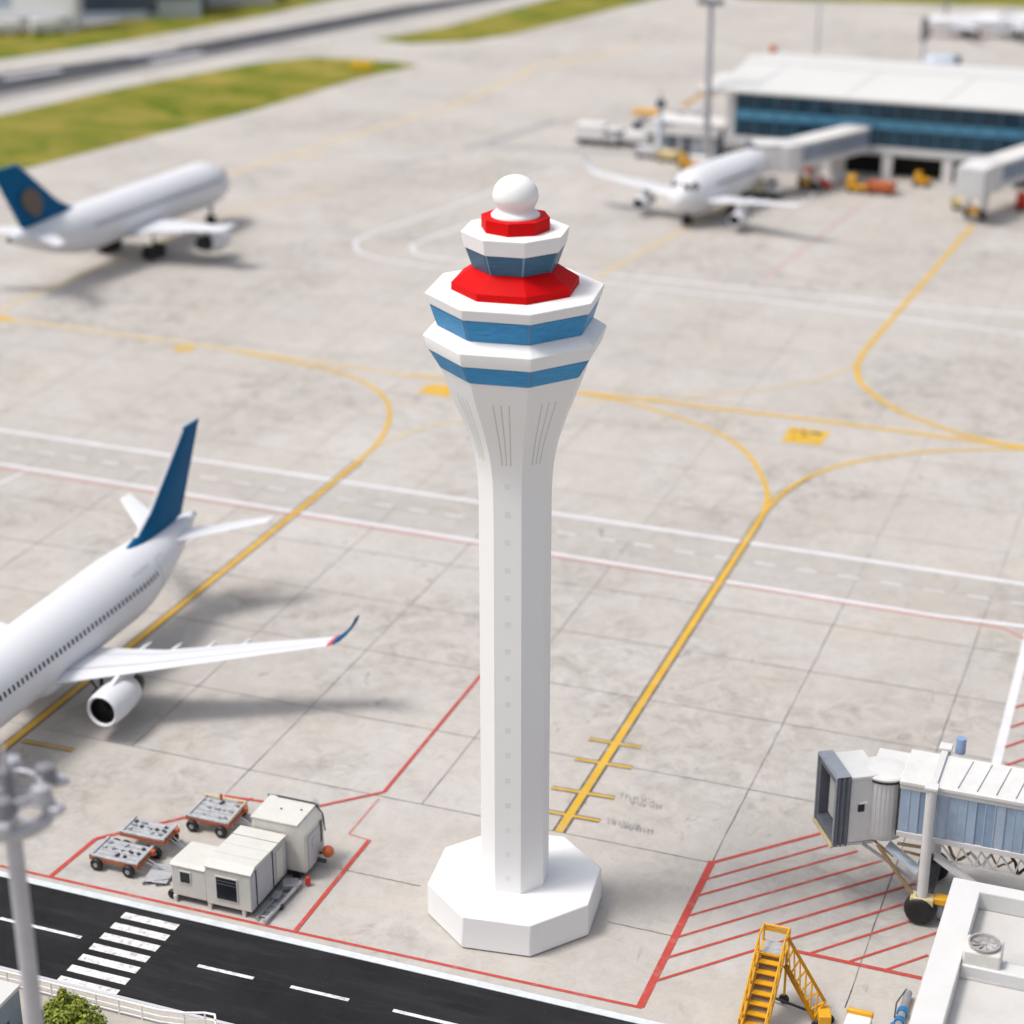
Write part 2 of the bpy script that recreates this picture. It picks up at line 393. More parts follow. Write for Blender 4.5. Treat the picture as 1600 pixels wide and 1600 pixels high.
# asphalt road at the bottom
e0, e1 = uw(0, 1362), uw(1100, 1600)
wr = 56.55
struct("road", MB().poly(sheet([(-140, wr), (60, wr), (60, 51.35), (-140, 51.35)], .006)), m_asph, "dark asphalt road along the front edge of the apron", "road")
struct("kerb_strip", MB().box2((-140, wr, .0), (60, wr+.33, .03)), M("kerb_pale", (.60, .64, .66), .7, .08, 3, grime=(.4, .4, .38), gscale=2, gamt=.4), "pale kerb strip between the asphalt road and the apron", "kerb")
struct("verge", MB().poly(sheet([(-140, 51.35), (60, 51.35), (60, 20), (-140, 20)], .008)), m_verge, "beige paved verge in front of the road", "verge")
struct("near_kerb", MB().box2((-140, 51.25, .008), (60, 51.4, .03)), m_wallg, "pale kerb along the near edge of the road", "kerb")
mb = MB()
for p, q in (((-95, 1419), (-30, 1434)), ((0, 1435), (127, 1465)), ((309, 1509), (396, 1529)), ((454, 1542), (545, 1563)), ((614, 1579), (720, 1604)), ((770, 1616), (860, 1638))):
    line(mb, [p, q], .17, .012)
# zebra crossing
for k in range(7):
    w0 = 56.15-.74*k; u0 = -37.35
    mb.poly(sheet([(u0-.02*k, w0), (u0+2.42, w0), (u0+2.42, w0-.40), (u0-.02*k, w0-.40)], .012))
struct("road_marking", mb, m_whtr, "white zebra crossing stripes and dashes on the asphalt road", "marking")

# joints
mb, mf = MB(), MB()
us = [(12, 57.3), (4.6, 57.3), (-2.5, 57.3), (-9.6, 60.1), (-16.7, 67.7), (-29.6, 67.7), (-37.9, 65.5), (-43.9, 67.7), (-52.5, 67.7), (-60.6, 57.3), (-67.6, 57.3), (-74.7, 57.3)]
ws = [(61.9, -30.8, -27.2), (62.2, -19.4, -16.6), (67.68, -85, -16.6), (73.85, -85, 15), (80.15, -85, 15), (85.7, -85, 15), (91.1, -85, 15)]
def wig(a, b, n=40):
    pts = []
    for i in range(n+1):
        t = i/n; p = lerp(Vector(a), Vector(b), t)
        pts.append(p+Vector((random.uniform(-.02, .02), random.uniform(-.02, .02), 0)))
    return pts
for u, w0 in us:
    strip(mb, wig((u, w0, 0), (u, 97.5, 0)), .045, .010)
    strip(mf, wig((u, 97.5, 0), (u, 190, 0)), .055, .010)
for w, ua, ub in ws: strip(mb, wig((ua, w, 0), (ub, w, 0), 80), .045, .011)
for k in range(16): strip(mf, wig((-130, 97.3+k*6.1, 0), (15, 97.3+k*6.1, 0), 80), .055, .011)
for k in range(9): strip(mf, wig((-81.7-7.05*k, 90, 0), (-81.7-7.05*k, 150, 0)), .055, .010)
struct("pavement_joint", mb, m_joint, "dark sealed joints between the near concrete slabs", "joint")
struct("pavement_joint", mf, m_jointf, "pale worn joints between the far concrete slabs", "joint")

# yellow taxi lines
near = [
    [(-60, 1222), (10, 1165), (440, 815), (560, 722)],
    [(873, 1300), (1185, 815)]]
mo, my = MB(), MB()
for L in near:
    line(mo, L[:1]+L[-1:], .58, .014); line(my, L[:1]+L[-1:], .36, .018)
for a, b in (((920, 1155), (1002, 1168)), ((898, 1186), (987, 1200)), ((862, 1231), (960, 1247)), ((850, 1267), (937, 1283)), ((35, 1158), (115, 1173))):
    line(mo, [a, b], .33, .014); line(my, [a, b], .17, .018)
curv = [
    [(560, 722), (592, 690), (608, 655), (603, 625), (570, 598), (520, 580), (440, 563), (370, 550)],
    [(1185, 815), (1197, 790), (1197, 762), (1170, 712), (1120, 676), (1040, 646), (960, 624), (900, 615)],
    [(1185, 815), (1195, 800), (1222, 772), (1265, 745), (1335, 722), (1430, 708), (1520, 703), (1620, 702)]]
for L in curv:
    line(my, L, .30, .017, sm=True)
line(mo, [(1185, 815), (1195, 800), (1222, 772), (1265, 745)], .44, .0135, sm=True)
line(my, [(640, 587), (920, 615), (1100, 636), (1300, 660), (1600, 700), (1900, 740)], .42, .0165, sm=True)
line(my, [(1520, 352), (1480, 398), (1440, 445), (1400, 491), (1372, 523), (1352, 548), (1341, 566), (1339, 582), (1350, 604), (1400, 640), (1480, 671), (1560, 692), (1620, 701)], .40, .0155, sm=True)
struct("taxiway_outline", mo, m_black, "dark outline painted under the yellow taxi lines", "marking")
struct("taxiway_marking", my, m_yel, "yellow taxi guide lines curving over the apron", "marking")
mf, mff = MB(), MB()
line(mf, [(-200, 466), (0, 497), (400, 552), (640, 587)], .50, .015, sm=True)
line(mf, [(1345, 567), (1280, 593), (1180, 610), (1080, 620), (980, 623)], .26, .014, sm=True)
line(mf, [(580, 702), (640, 676), (720, 657), (860, 640), (960, 622)], .28, .014, sm=True)
line(mf, [(850, 490), (935, 432), (1062, 362), (1150, 315)], .42, .014)
line(mf, [(-60, 512), (20, 475), (180, 408), (355, 335)], .4, .014)
line(mff, [(330, 281), (460, 240), (600, 197), (720, 160), (800, 125), (835, 104)], .8, .014, sm=True)
line(mff, [(460, 240), (490, 245), (505, 243)], .8, .0135)
line(mff, [(355, 335), (450, 313), (520, 297)], .5, .014)
line(mff, [(860, 100), (935, 88), (1005, 70)], 1.0, .014)
line(mff, [(835, 104), (900, 95)], .8, .014)
struct("taxiway_marking", mf, m_yelf, "faded yellow taxi lines in the middle of the apron", "marking")
struct("taxiway_marking", mff, m_yelff, "very faded yellow taxi lines on the far apron", "marking")
mb = MB()
mb.poly(sheet([uw(*p) for p in ((1234, 667), (1298, 675), (1281, 696), (1221, 690))], .014))
mb.poly(sheet([uw(*p) for p in ((652, 613), (672, 600), (706, 603), (702, 621))], .014))
mb.poly(sheet([uw(*p) for p in ((272, 543), (300, 541), (304, 548), (275, 550))], .0175))
mb.poly(sheet([uw(*p) for p in ((-10, 492), (20, 496), (20, 503), (-10, 500))], .0175))
struct("stand_marking", mb, m_yel, "yellow painted rectangles on the apron concrete", "marking")
mb = MB(); mbk = MB()
for a, b, w in (((1238, 674), (1246, 675), .25), ((1252, 673), (1260, 678), .25), ((1266, 676), (1284, 679), .5), ((1250, 681), (1262, 682), .2), ((1236, 684), (1243, 685), .2)):
    line(mbk, [a, b], w, .019)
for y0, x0 in ((1243, 972), (1252, 985), (1283, 950), (1290, 970)):
    for k in range(9):
        x = x0+k*6+random.uniform(-1, 1); y = y0+k*1.2
        line(mb, [(x, y-4), (x+random.uniform(-3, 3), y+4)], random.uniform(.03, .08), .012)
        if k % 2: line(mb, [(x, y+random.uniform(-3, 3)), (x+6, y+2)], random.uniform(.03, .07), .012)
struct("stand_lettering", mbk, paint_mat("dark_lettering", (.16, .13, .06), under=(.5, .36, .1), wear=.6), "dark worn lettering on the yellow rectangle", "marking")
struct("stand_lettering", mb, m_text, "worn grey lettering beside the yellow stop bars", "marking")

# white lines
mw, mwf = MB(), MB()
strip(mw, [lerp(A0, A1, -.2), lerp(A0, A1, 1.3)], .36, .012)
strip(mw, [lerp(B0, B1, -.2), lerp(B0, B1, .99), uw(1530, 970), uw(1650, 985)], .33, .012)
C0, C1 = lerp(A0, B0, .5), lerp(A1, lerp(B0, B1, 1600/1480), .5)
C0, C1 = uw(60, 706), uw(1580, 941)
n = 26
for k in range(-3, n+6):
    a = lerp(C0, C1, k/n); b = lerp(C0, C1, (k+.5)/n)
    strip(mw, [a, b], .14, .012)
line(mw, [(1640, 860), (1590, 1060), (1546, 1236)], .42, .012)
line(mw, [(-20, 765), (42, 735)], .2, .0125)
struct("lane_marking", mw, m_wht, "white edge lines and dashes of the service lane", "marking")
line(mwf, [(880, 262), (790, 290), (700, 325), (572, 368), (556, 382), (570, 398), (640, 412), (720, 420), (940, 429), (1200, 454), (1640, 496)], .40, .012, sm=True)
line(mwf, [(800, 325), (750, 345), (655, 378), (645, 390), (660, 399), (720, 409), (945, 440), (1300, 483), (1640, 528)], .40, .0125, sm=True)
struct("lane_marking", mwf, m_whtf, "faded white lines around the far aircraft stand", "marking")

# red lines
mr, mrf, mrff = MB(), MB(), MB()
for L, w in (([(0, 1353), (400, 1443), (800, 1531), (1003, 1575)], .15), ([(1000, 1574), (1113, 1346)], .30), ([(1110, 1349), (1310, 1295)], .17),
             ([(1104, 1374), (1330, 1311)], .12), ([(1090, 1400), (1340, 1330)], .12), ([(1073, 1432), (1378, 1345)], .12), ([(1057, 1465), (1400, 1364)], .12),
             ([(1042, 1497), (1430, 1381)], .13), ([(1025, 1533), (1440, 1404)], .13), ([(1263, 1491), (1440, 1434)], .12), ([(1324, 1504), (1470, 1456)], .12), ([(1384, 1516), (1450, 1493)], .12),
             ([(1245, 1487), (1440, 1529)], .20),
             ([(80, 1369), (150, 1311), (212, 1296)], .2), ([(212, 1296), (330, 1268), (395, 1248)], .16), ([(350, 1244), (440, 1257)], .15), ([(490, 1262), (600, 1238), (752, 1054)], .16),
             ([(460, 1457), (577, 1313)], .18),
             ([(1586, 1106), (1640, 1088)], .13), ([(1579, 1137), (1640, 1116)], .13), ([(1570, 1168), (1640, 1144)], .13), ([(1562, 1200), (1640, 1173)], .13), ([(1553, 1232), (1640, 1202)], .13), ([(1547, 1262), (1640, 1231)], .13)):
    line(mr, L, w, .015)
line(mrf, [(577, 1313), (545, 1303), (592, 1248)], .09, .015)
D0, D1 = uw(40, 738), uw(1568, 982)
strip(mrf, [lerp(D0, D1, -.2), D0, lerp(D0, D1, .5), D1, uw(1602, 998), uw(1640, 1016)], .17, .016)
line(mrff, [(1195, 435), (1260, 385), (1345, 320)], .45, .013)
line(mrff, [(1375, 322), (1445, 318)], .5, .013)
line(mrff, [(920, 300), (960, 285)], .5, .013)
line(mrff, [(1400, 55), (1550, 62)], 1.2, .013)
struct("stand_marking", mr, m_red, "red hatching and boundary lines of the near stands", "marking")
struct("stand_marking", mrf, m_redf, "thin faded red line beside the white lane edge", "marking")
struct("stand_marking", mrff, m_redff, "pale worn red lines on the far apron", "marking")
# dark grey streaks
mb = MB()
line(mb, [(728, 233), (790, 215), (865, 190)], 1.3, .009)
line(mb, [(760, 228), (860, 232), (990, 240), (1080, 246)], 1.6, .0095)
line(mb, [(600, 258), (700, 245)], 1.0, .009)
struct("apron_streak", mb, m_dark_streak, "dark grey streaks on the far apron", "ground_streak")

# ------------------------------------------------------------------ control tower
TC = Vector((.12, 66.133, 0)); PH = .163
tw = thing("control_tower", "white octagonal control tower with red roof rings, blue window bands and round dome", "tower", TC, 0)
def oct_ring(R, z, ph=PH, n=8): return [Vector((R*cos(-pi/2+ph+k*2*pi/n), R*sin(-pi/2+ph+k*2*pi/n), z)) for k in range(n)]
def oct_part(name, prof, mat, parent=tw, bevel=.035, ph=PH, n=8):
    return MB().loft([oct_ring(R, z, ph, n) for R, z in prof]).build(name, mat, parent, bevel=bevel)
oct_part("contact_shade_foot", [(3.38, 0.0), (3.38, .05)], m_dsteel, bevel=0)  # dark band added as contact shade under the plinth
oct_part("plinth", [(3.49, .05), (3.455, 1.435)], p_white, bevel=.05)
SP = [(1.335, 1.435), (1.335, 8), (1.335, 14), (1.335, 17.2), (1.348, 17.9), (1.385, 18.56), (1.46, 19.1), (1.57, 19.6), (1.72, 20.1), (1.90, 20.6), (2.10, 21.1), (2.30, 21.6), (2.48, 22.1), (2.64, 22.6)]
def cr(p0, p1, p2, p3, t): return .5*((2*p1)+(p2-p0)*t+(2*p0-5*p1+4*p2-p3)*t*t+(3*p1-p0-3*p2+p3)*t**3)
_P = [Vector((a, b)) for a, b in SP[3:]]; _Q = []
for i in range(len(_P)-1):
    for k in range(4): _Q.append(cr(_P[max(i-1, 0)], _P[i], _P[i+1], _P[min(i+2, len(_P)-1)], k/4))
SP = SP[:3]+[(p.x, p.y) for p in _Q]+[SP[-1]]
shaft = MB().loft([oct_ring(R, z) for R, z in SP]).build("shaft", p_white, tw, smooth=25)
def sR(z):
    for (r0, z0), (r1, z1) in zip(SP[:-1], SP[1:]):
        if z0 <= z <= z1: return r0+(r1-r0)*(z-z0)/(z1-z0)
    return SP[-1][0]
def face_pt(k, s, z, off=0.0, R=None):
    "point on tower face between corner k-1 and k; s metres sideways from the middle"
    R = sR(z) if R is None else R
    a = -pi/2+PH+(k-.5)*pi/4
    nrm = Vector((cos(a), sin(a), 0)); tan_ = Vector((-sin(a), cos(a), 0))
    return nrm*(R*cos(pi/8)+off)+tan_*s+Vector((0, 0, z))
for k in (0, 1, -1):
    for j in (-1, 0, 1):
        mbs = MB(); rows = []
        for i in range(13):
            z = 19.25+(21.80-19.25)*i/12; R = sR(z)
            s0 = j*(.155+.135*(i/12)**1.2)
            rows.append([face_pt(k, s0-.024, z, .004), face_pt(k, s0+.024, z, .004)])
        vs = [p for r in rows for p in r]
        mbs.add(vs, [[2*i, 2*i+1, 2*i+3, 2*i+2] for i in range(12)])
        mbs.build("vent_slot", p_slot, shaft)
for i in range(16):
    z = 18.42-i*1.09
    mbs = MB(); q = [face_pt(0, s, zz, .006) for s, zz in ((-.1, z-.11), (.1, z-.11), (.1, z+.11), (-.1, z+.11))]
    q0 = [face_pt(0, s, zz, -.02) for s, zz in ((-.1, z-.11), (.1, z-.11), (.1, z+.11), (-.1, z+.11))]
    mbs.loft([q0, q]); mbs.build("window", p_dot, shaft)
def band(name, R0, z0, R1, z1, edge, pane, marg):
    b = oct_part(name, [(R0, z0), (R1, z1)], edge, bevel=0)
    for k in range(8):
        A, B = oct_ring(R0, z0), oct_ring(R1, z1)
        a0, a1, b0, b1 = A[k-1], A[k], B[k-1], B[k]
        def q(s, t): return lerp(lerp(a0, a1, s), lerp(b0, b1, s), t)
        nrm = (a1-a0).cross(b0-a0).normalized()
        if nrm.dot(a0) < 0: nrm = -nrm
        pts = [q(marg, .03)+nrm*.006, q(1-marg, .03)+nrm*.006, q(1-marg, .97)+nrm*.006, q(marg, .97)+nrm*.006]
        pin = [p-nrm*.03 for p in pts]
        MB().loft([pin, pts]).build("pane", pane, b)
band("lower_window_band", 2.64, 22.6, 3.06, 23.31, p_blueedge, p_blue, .018)
oct_part("lower_gallery", [(3.11, 23.31), (3.25, 23.80), (3.245, 23.835), (2.765, 24.147)], p_white, bevel=.03)
band("upper_window_band", 2.745, 24.147, 2.995, 24.935, p_blueedge, p_blue, .02)
oct_part("upper_cornice", [(3.05, 24.935), (3.165, 25.345), (2.3, 25.40)], p_white, bevel=.04)
oct_part("red_skirt_roof", [(2.25, 25.39), (2.245, 25.66), (1.49, 26.15)], p_red, bevel=.015)
band("cab_window_band", 1.475, 26.15, 1.735, 26.875, p_cabedge, p_cab, .035)
oct_part("cab_roof", [(1.785, 26.875), (1.90, 27.45)], p_white, bevel=.03)
oct_part("red_crown_ring", [(1.205, 27.45), (1.205, 27.90)], p_red, bevel=.02, ph=-.21)
MB().lathe([(.84, 27.9), (.84, 27.96), (.78, 28.02), (.69, 28.09), (.645, 28.16), (.66, 28.24), (.73, 28.36), (.775, 28.46), (.79, 28.56), (.78, 28.68), (.745, 28.82), (.68, 28.96), (.58, 29.08), (.45, 29.18), (.28, 29.255), (.12, 29.285), (.02, 29.29)], n=48).build("radome", p_white, tw, smooth=60)

# ------------------------------------------------------------------ airliners
def airliner(root, c, windows=(8, -6), pitch=.34, ww=.15, wh=.27, sides=(1,), emblem=False, lettering=False):
    r, zc, xn, xt = c['r'], c['z'], c['nose'], c['tail']
    tl = c.get('tl', 7.8)
    def prof(x):
        d = xn-x; k = 1.0
        if d < 4: k = max(.03, 1-(1-max(d, 0)/4)**2.3)**.62 if d > 0 else .03
        rr = r*k; z = zc-(r-rr)*.30
        t = (x-xt)/tl
        if t < 1:
            f = 1-max(t, 0); kk = 1-.86*f**1.55
            rr = r*kk; z = zc+(r-rr)*.62
        return rr, z
    def ring(x, n=36):
        rr, z = prof(x)
        return [Vector((x, rr*cos(2*pi*i/n), z+rr*sin(2*pi*i/n))) for i in range(n)]
    xs = [xn-d for d in (0, .06, .16, .32, .55, .85, 1.2, 1.65, 2.2, 2.9, 3.6, 4.2)]
    x = xn-5.2
    while x > xt+tl: xs.append(x); x -= 1.2
    xs += [xt+tl*(1-i/14) for i in range(15)]
    xs = sorted(set(xs), reverse=True)
    fus = MB().loft([ring(x) for x in xs]).build("fuselage", m_air, root, smooth=50)
    MB().lathe([(.14, -.28), (.19, 0)], (xt, 0, prof(xt)[1]), 12, 'x').build("tail_exhaust", m_engdark, root, smooth=40)
    def on(x, th, off=.006):
        rr, z = prof(x); return Vector((x, (rr+off)*cos(th), z+(rr+off)*sin(th)))
    def patch(x0, x1, t0, t1, nx=2, nt=3, off=.008, sgn=1):
        m = MB(); vs = []
        for i in range(nx+1):
            for j in range(nt+1):
                p = on(x0+(x1-x0)*i/nx, t0+(t1-t0)*j/nt, off); p.y *= sgn; vs.append(p)
        m.add(vs, [[i*(nt+1)+j, i*(nt+1)+j+1, (i+1)*(nt+1)+j+1, (i+1)*(nt+1)+j] for i in range(nx) for j in range(nt)])
        return m
    if windows:
        for s in sides:
            x = windows[0]; i = 0
            while x > windows[1]:
                rr = prof(x)[0]; dth = wh/rr/2; t0 = radians(17)
                patch(x-ww/2, x+ww/2, t0-dth, t0+dth, 1, 2, .008, s).build("window", m_dark, fus)
                x -= pitch; i += 1
    # cockpit glazing
    for s in (1, -1):
        patch(xn-1.75, xn-1.2, radians(28), radians(52), 2, 3, .01, s).build("cockpit_window", m_dark, fus, smooth=40)
        patch(xn-1.1, xn-.75, radians(38), radians(84), 2, 4, .01, s).build("cockpit_window", m_dark, fus, smooth=40)
    if c.get('doors', True):
        for s in sides:
            for xd in (windows[0]+.9, windows[1]-.75):
                t0, t1 = radians(-12), radians(40); e = .035
                d = patch(xd-.34, xd+.34, t0, t1, 2, 6, .010, s).build("door", m_air, fus, smooth=40)
                mm = MB()
                for a, b, u0, u1 in ((xd-.34-e, xd-.34, t0, t1), (xd+.34, xd+.34+e, t0, t1), (xd-.34, xd+.34, t1, t1+e/1.7), (xd-.34, xd+.34, t0-e/1.7, t0)):
                    q = patch(a, b, u0, u1, 1, 5, .007, s); mm.add(q.v, q.f)
                mm.build("door_seal", m_airgrey, d)
    if lettering:
        mm = MB()
        for k in range(9):
            x = windows[1]+.3+k*.19
            for j in range(2):
                t0 = radians(38+random.uniform(-2, 2)); q = patch(x+j*.06, x+j*.06+.045, t0, t0+radians(random.uniform(3, 7)), 1, 1, .008, 1); mm.add(q.v, q.f)
        mm.build("registration_lettering", m_airgrey, fus)
    # wings
    def foil(xle, ch, y, z, th=.12, n=9):
        up, lo = [], []
        for i in range(n+1):
            t = (1-cos(pi*i/n))/2
            yt = th*ch*5*(.2969*sqrt(t)-.126*t-.3516*t*t+.2843*t**3-.1015*t**4)
            up.append(Vector((xle-t*ch, y, z+yt))); lo.append(Vector((xle-t*ch, y, z-yt*.7)))
        return up+lo[::-1][1:-1]
    wr, wt = c['wroot'], c['wtip']   # (xle, chord, y, z)
    def wsec(t):
        v = [wr[i]+(wt[i]-wr[i])*t for i in range(4)]
        if c.get('kink') and t < .33: v[1] += c['kink']*(1-t/.33)**1.0
        return v
    for s in (1, -1):
        rings = []
        for t in (0, .12, .24, .33, .5, .7, .85, 1):
            v = wsec(t); rings.append(foil(v[0], v[1], v[2]*s, v[3], .13-.03*t))
        w = MB().loft(rings).build("wing", m_air, root, smooth=35)
        # slat gap line, bright leading edge
        ln = MB(); vs = []
        for i in range(25):
            t = .03+.94*i/24; v = wsec(t); ch = v[1]; th = .13-.03*t
            for q in (.24, .24+.03):
                tt = q; yt = th*ch*5*(.2969*sqrt(tt)-.126*tt-.3516*tt*tt+.2843*tt**3-.1015*tt**4)
                vs.append(Vector((v[0]-tt*ch, v[2]*s, v[3]+yt+.012)))
        ln.add(vs, [[2*i, 2*i+1, 2*i+3, 2*i+2] for i in range(24)]); ln.build("slat_gap", m_airgrey, w)
        ln = MB(); vs = []
        for i in range(25):
            t = .05+.70*i/24; v = wsec(t); ch = v[1]; th = .13-.03*t
            for tt in (.73, .745):
                yt = th*ch*5*(.2969*sqrt(tt)-.126*tt-.3516*tt*tt+.2843*tt**3-.1015*tt**4)
                vs.append(Vector((v[0]-tt*ch, v[2]*s, v[3]+yt+.012)))
        ln.add(vs, [[2*i, 2*i+1, 2*i+3, 2*i+2] for i in range(24)]); ln.build("flap_gap", m_airgrey, w)
        for t in c.get('pods', (.22, .36, .5, .64)):
            v = wsec(t); L = .55*v[1]+.55
            x0 = v[0]-v[1]*.62
            MB().lathe([(.02, 0), (.10, -.15*L), (.13, -.4*L), (.10, -.75*L), (.02, -L)], (x0, v[2]*s, v[3]-.10), 10, 'x').build("flap_fairing", m_air, w, smooth=50)
        # winglet
        v = wsec(1); hh = c.get('wl', 1.7); rg = []; 
        for k in range(7):
            t = k/6; y = v[2]+1.5*sin(t*1.15)/sin(1.15)*.9; z = v[3]+hh*t**1.4
            rg.append(foil(v[0]-t*hh*.2, v[1]*(1.15-.6*t**2), y*s, z, .12+.2*min(1, t*3)*(1-.5*t)))
        col = c.get('wlmat', m_air)
        wl = MB().loft(rg[1:]).build("winglet", col, root, smooth=40)
        MB().loft(rg[:2]).build("winglet_root", m_airred if col is m_blue else m_air, wl, smooth=40)
    # wing-body fairing
    MB().lathe([(.05, wr[0]+1.2), (.55, wr[0]+.7), (.85, wr[0]-.3), (.9, wr[0]-wr[1]*.6), (.6, wr[0]-wr[1]-.8), (.05, wr[0]-wr[1]-1.6)], (0, 0, zc-r*.62), 24, 'x').build("belly_fairing", m_air, root, smooth=50).scale = (1, 1.75, 1)
    # engines
    ex, ey, ez, er, el = c['eng']
    for s in (1, -1):
        n = MB().lathe([(er*.80, -.02), (er*.83, .05), (er*.92, .09), (er*1.0, -.02), (er*1.06, -.3), (er*1.08, -el*.45), (er*1.0, -el*.8), (er*.88, -el), (er*.80, -el)], (ex, ey*s, ez), 36, 'x', cap0=False, cap1=False).build("engine_nacelle", m_air, root, smooth=50)
        MB().lathe([(er*.80, -.02), (er*.82, -.3), (er*.82, -.42), (.01, -.42)], (ex, ey*s, ez), 36, 'x', cap0=False, cap1=False).build("engine_intake", m_engdark, n, smooth=40)
        MB().lathe([(.01, -.12), (er*.15, -.25), (er*.24, -.40)], (ex, ey*s, ez), 20, 'x', cap0=False).build("spinner", m_engdark, n, smooth=50)
        MB().lathe([(er*.79, -el+.02), (er*.62, -el-.02), (er*.66, -el+.03), (er*.62, -el-.5), (er*.46, -el-.85), (er*.12, -el-1.2), (.01, -el-1.25)], (ex, ey*s, ez), 28, 'x', cap0=False).build("exhaust_core", m_engdark, n, smooth=40)
        t = (ey-wr[2])/(wt[2]-wr[2]); v = wsec(t)
        MB().loft([[Vector((ex-.45, ey*s-.11, ez+er*.95)), Vector((ex-.45, ey*s+.11, ez+er*.95)), Vector((ex-el*1.15, ey*s+.11, ez+er*.6)), Vector((ex-el*1.15, ey*s-.11, ez+er*.6))],
                   [Vector((v[0]-.05, ey*s-.09, v[3]+.02)), Vector((v[0]-.05, ey*s+.09, v[3]+.02)), Vector((v[0]-v[1]*.75, ey*s+.09, v[3]-.05)), Vector((v[0]-v[1]*.75, ey*s-.09, v[3]-.05))]]).build("pylon", m_air, n)
    # tail
    if c.get('fin'):
        xf0, xf1, zb, xt0, xt1, zt = c['fin']
        def fs(x0, x1, z, th=.10): 
            f = foil(x0, x0-x1, 0, 0, th); return [Vector((p.x, p.z*1.15, z)) for p in f]
        sec = [(0, xf0+1.5, xf1), (.10, xf0+.2, xf1-.12), (.22, xf0-.75, None), (.5, None, None), (1, xt0, xt1)]
        rg = []; hl = zt-zb
        for t in (0, .05, .11, .2, .35, .55, .75, 1):
            lin0 = xf0+(xt0-xf0)*t; lin1 = xf1+(xt1-xf1)*t
            ds = 1.75*max(0, 1-t/.24)**1.8
            rg.append(fs(lin0+ds, lin1, zb+hl*t))
        fin = MB().loft(rg).build("tail_fin", m_blue, root, smooth=35)
        le = MB(); rl = []
        for t in (.12, .3, .55, .75, .99):
            lin0 = xf0+(xt0-xf0)*t+1.75*max(0, 1-t/.24)**1.8
            q = .085
            rl.append([Vector((lin0+.06, 0, zb+hl*t)), Vector((lin0-q, .115-.05*t, zb+hl*t)), Vector((lin0-q-.02, 0, zb+hl*t)), Vector((lin0-q, -.115+.05*t, zb+hl*t))])
        le.loft(rl).build("leading_edge", m_air, fin)
        if emblem:
            for s in (1, -1):
                pts = []
                cx, cz = (xf0+xf1+xt0+xt1)/4+.30, zb+hl*.40
                for i in range(24):
                    a = 2*pi*i/24; rx = 1.12; rz_ = 1.02 if sin(a) > 0 else 1.35
                    k = 1 if sin(a) > 0 else (1-.35*abs(sin(a))**2)
                    z = cz+rz_*sin(a); x = cx+rx*cos(a)*k-.55*(z-cz)*.6
                    tt = (z-zb)/hl; ch = abs((xf0+(xt0-xf0)*tt)-(xf1+(xt1-xf1)*tt))
                    pts.append(Vector((x, s*(.0575*ch*1.15+.02), z)))
                c0 = sum(pts, Vector())/len(pts); c0.y += 0
                e = MB().add(pts+[c0], [[i, (i+1) % 24, 24] for i in range(24)]).build("emblem", m_emblem, fin, fix=False)
    if c.get('stab'):
        x0, ch0, z0, y1, x1, ch1, z1 = c['stab']
        for s in (1, -1):
            MB().loft([foil(x0+.3, ch0+.4, .15*s, z0-.05, .10), foil(x0-.15, ch0, .75*s, z0, .10), foil(x1, ch1, y1*s, z1, .08)]).build("tailplane", m_air, root, smooth=35)
    # landing gear
    for gx, gy, wr_, pairs in c['gear']:
        g = MB().tube((gx, gy, wr_), (gx, gy, zc-r*.55), .10, n=10).tube((gx, gy, wr_*1.2), (gx+.8, gy*.8, zc-r*.6), .05, n=8).tube((gx-.0, gy-.3, wr_), (gx, gy+.3, wr_), .07, n=8).build("landing_gear", m_dsteel, root, smooth=40)
        for dy in pairs:
            for dx in (c.get('bogie', (0,)) if abs(gy) > .1 else (0,)):
                MB().lathe([(wr_*.55, -.15), (wr_*.9, -.15), (wr_, -.08), (wr_, .08), (wr_*.9, .15), (wr_*.55, .15)], (gx+dx, gy+dy, wr_), 22, 'y').build("wheel", m_tyre, g, smooth=40)

A1c = dict(r=1.74, z=3.42, nose=14.6, tail=-11.3, tl=7.6, wroot=(4.6, 3.1, 1.1, 2.45), kink=1.0, wtip=(-1.75, 1.05, 12.3, 3.45), wl=1.45, wlmat=m_blue,
           eng=(4.45, 4.0, 1.62, .80, 2.3), fin=(-5.6, -10.3, 4.85, -11.0, -12.75, 9.3), stab=(-7.7, 2.0, 4.35, 4.35, -11.5, .95, 4.55),
           gear=[(1.6, 2.2, .48, (-.24, .24)), (1.6, -2.2, .48, (-.24, .24)), (11.6, 0, .36, (-.2, .2))])
pl = thing("airliner", "white airliner with plain blue tail fin and one blue winglet above a yellow line", "airliner", W(-49.2, 72), T-pi/2)
airliner(pl, A1c, windows=(8.6, -5.1), sides=(1,), lettering=True)
A2c = dict(A1c); A2c.update(r=1.95, z=3.75, nose=15.6, tail=-12.6, tl=8.6, wroot=(4.6, 4.6, 1.2, 2.6), wlmat=m_air, wl=.4, wtip=(3.3, 1.8, 8.7, 3.2), eng=(5.3, 6.9, 1.75, .95, 2.4), fin=(-5.3, -11.2, 5.3, -10.9, -13.9, 10.3), stab=(-8.6, 2.2, 4.8, 4.9, -11.9, 1.1, 5.0), gear=[(2.0, 2.3, .6, (-.28, .28)), (2.0, -2.3, .6, (-.28, .28)), (13.2, 0, .42, (-.2, .2))], bogie=(-.6, .6))
pl = thing("airliner", "white airliner with a bronze emblem on its blue tail fin, near the grass field", "airliner", W(-86.6, 137.6), T+pi/2-radians(7))
airliner(pl, A2c, windows=(12.4, -4.6), pitch=.36, sides=(-1,), emblem=True)
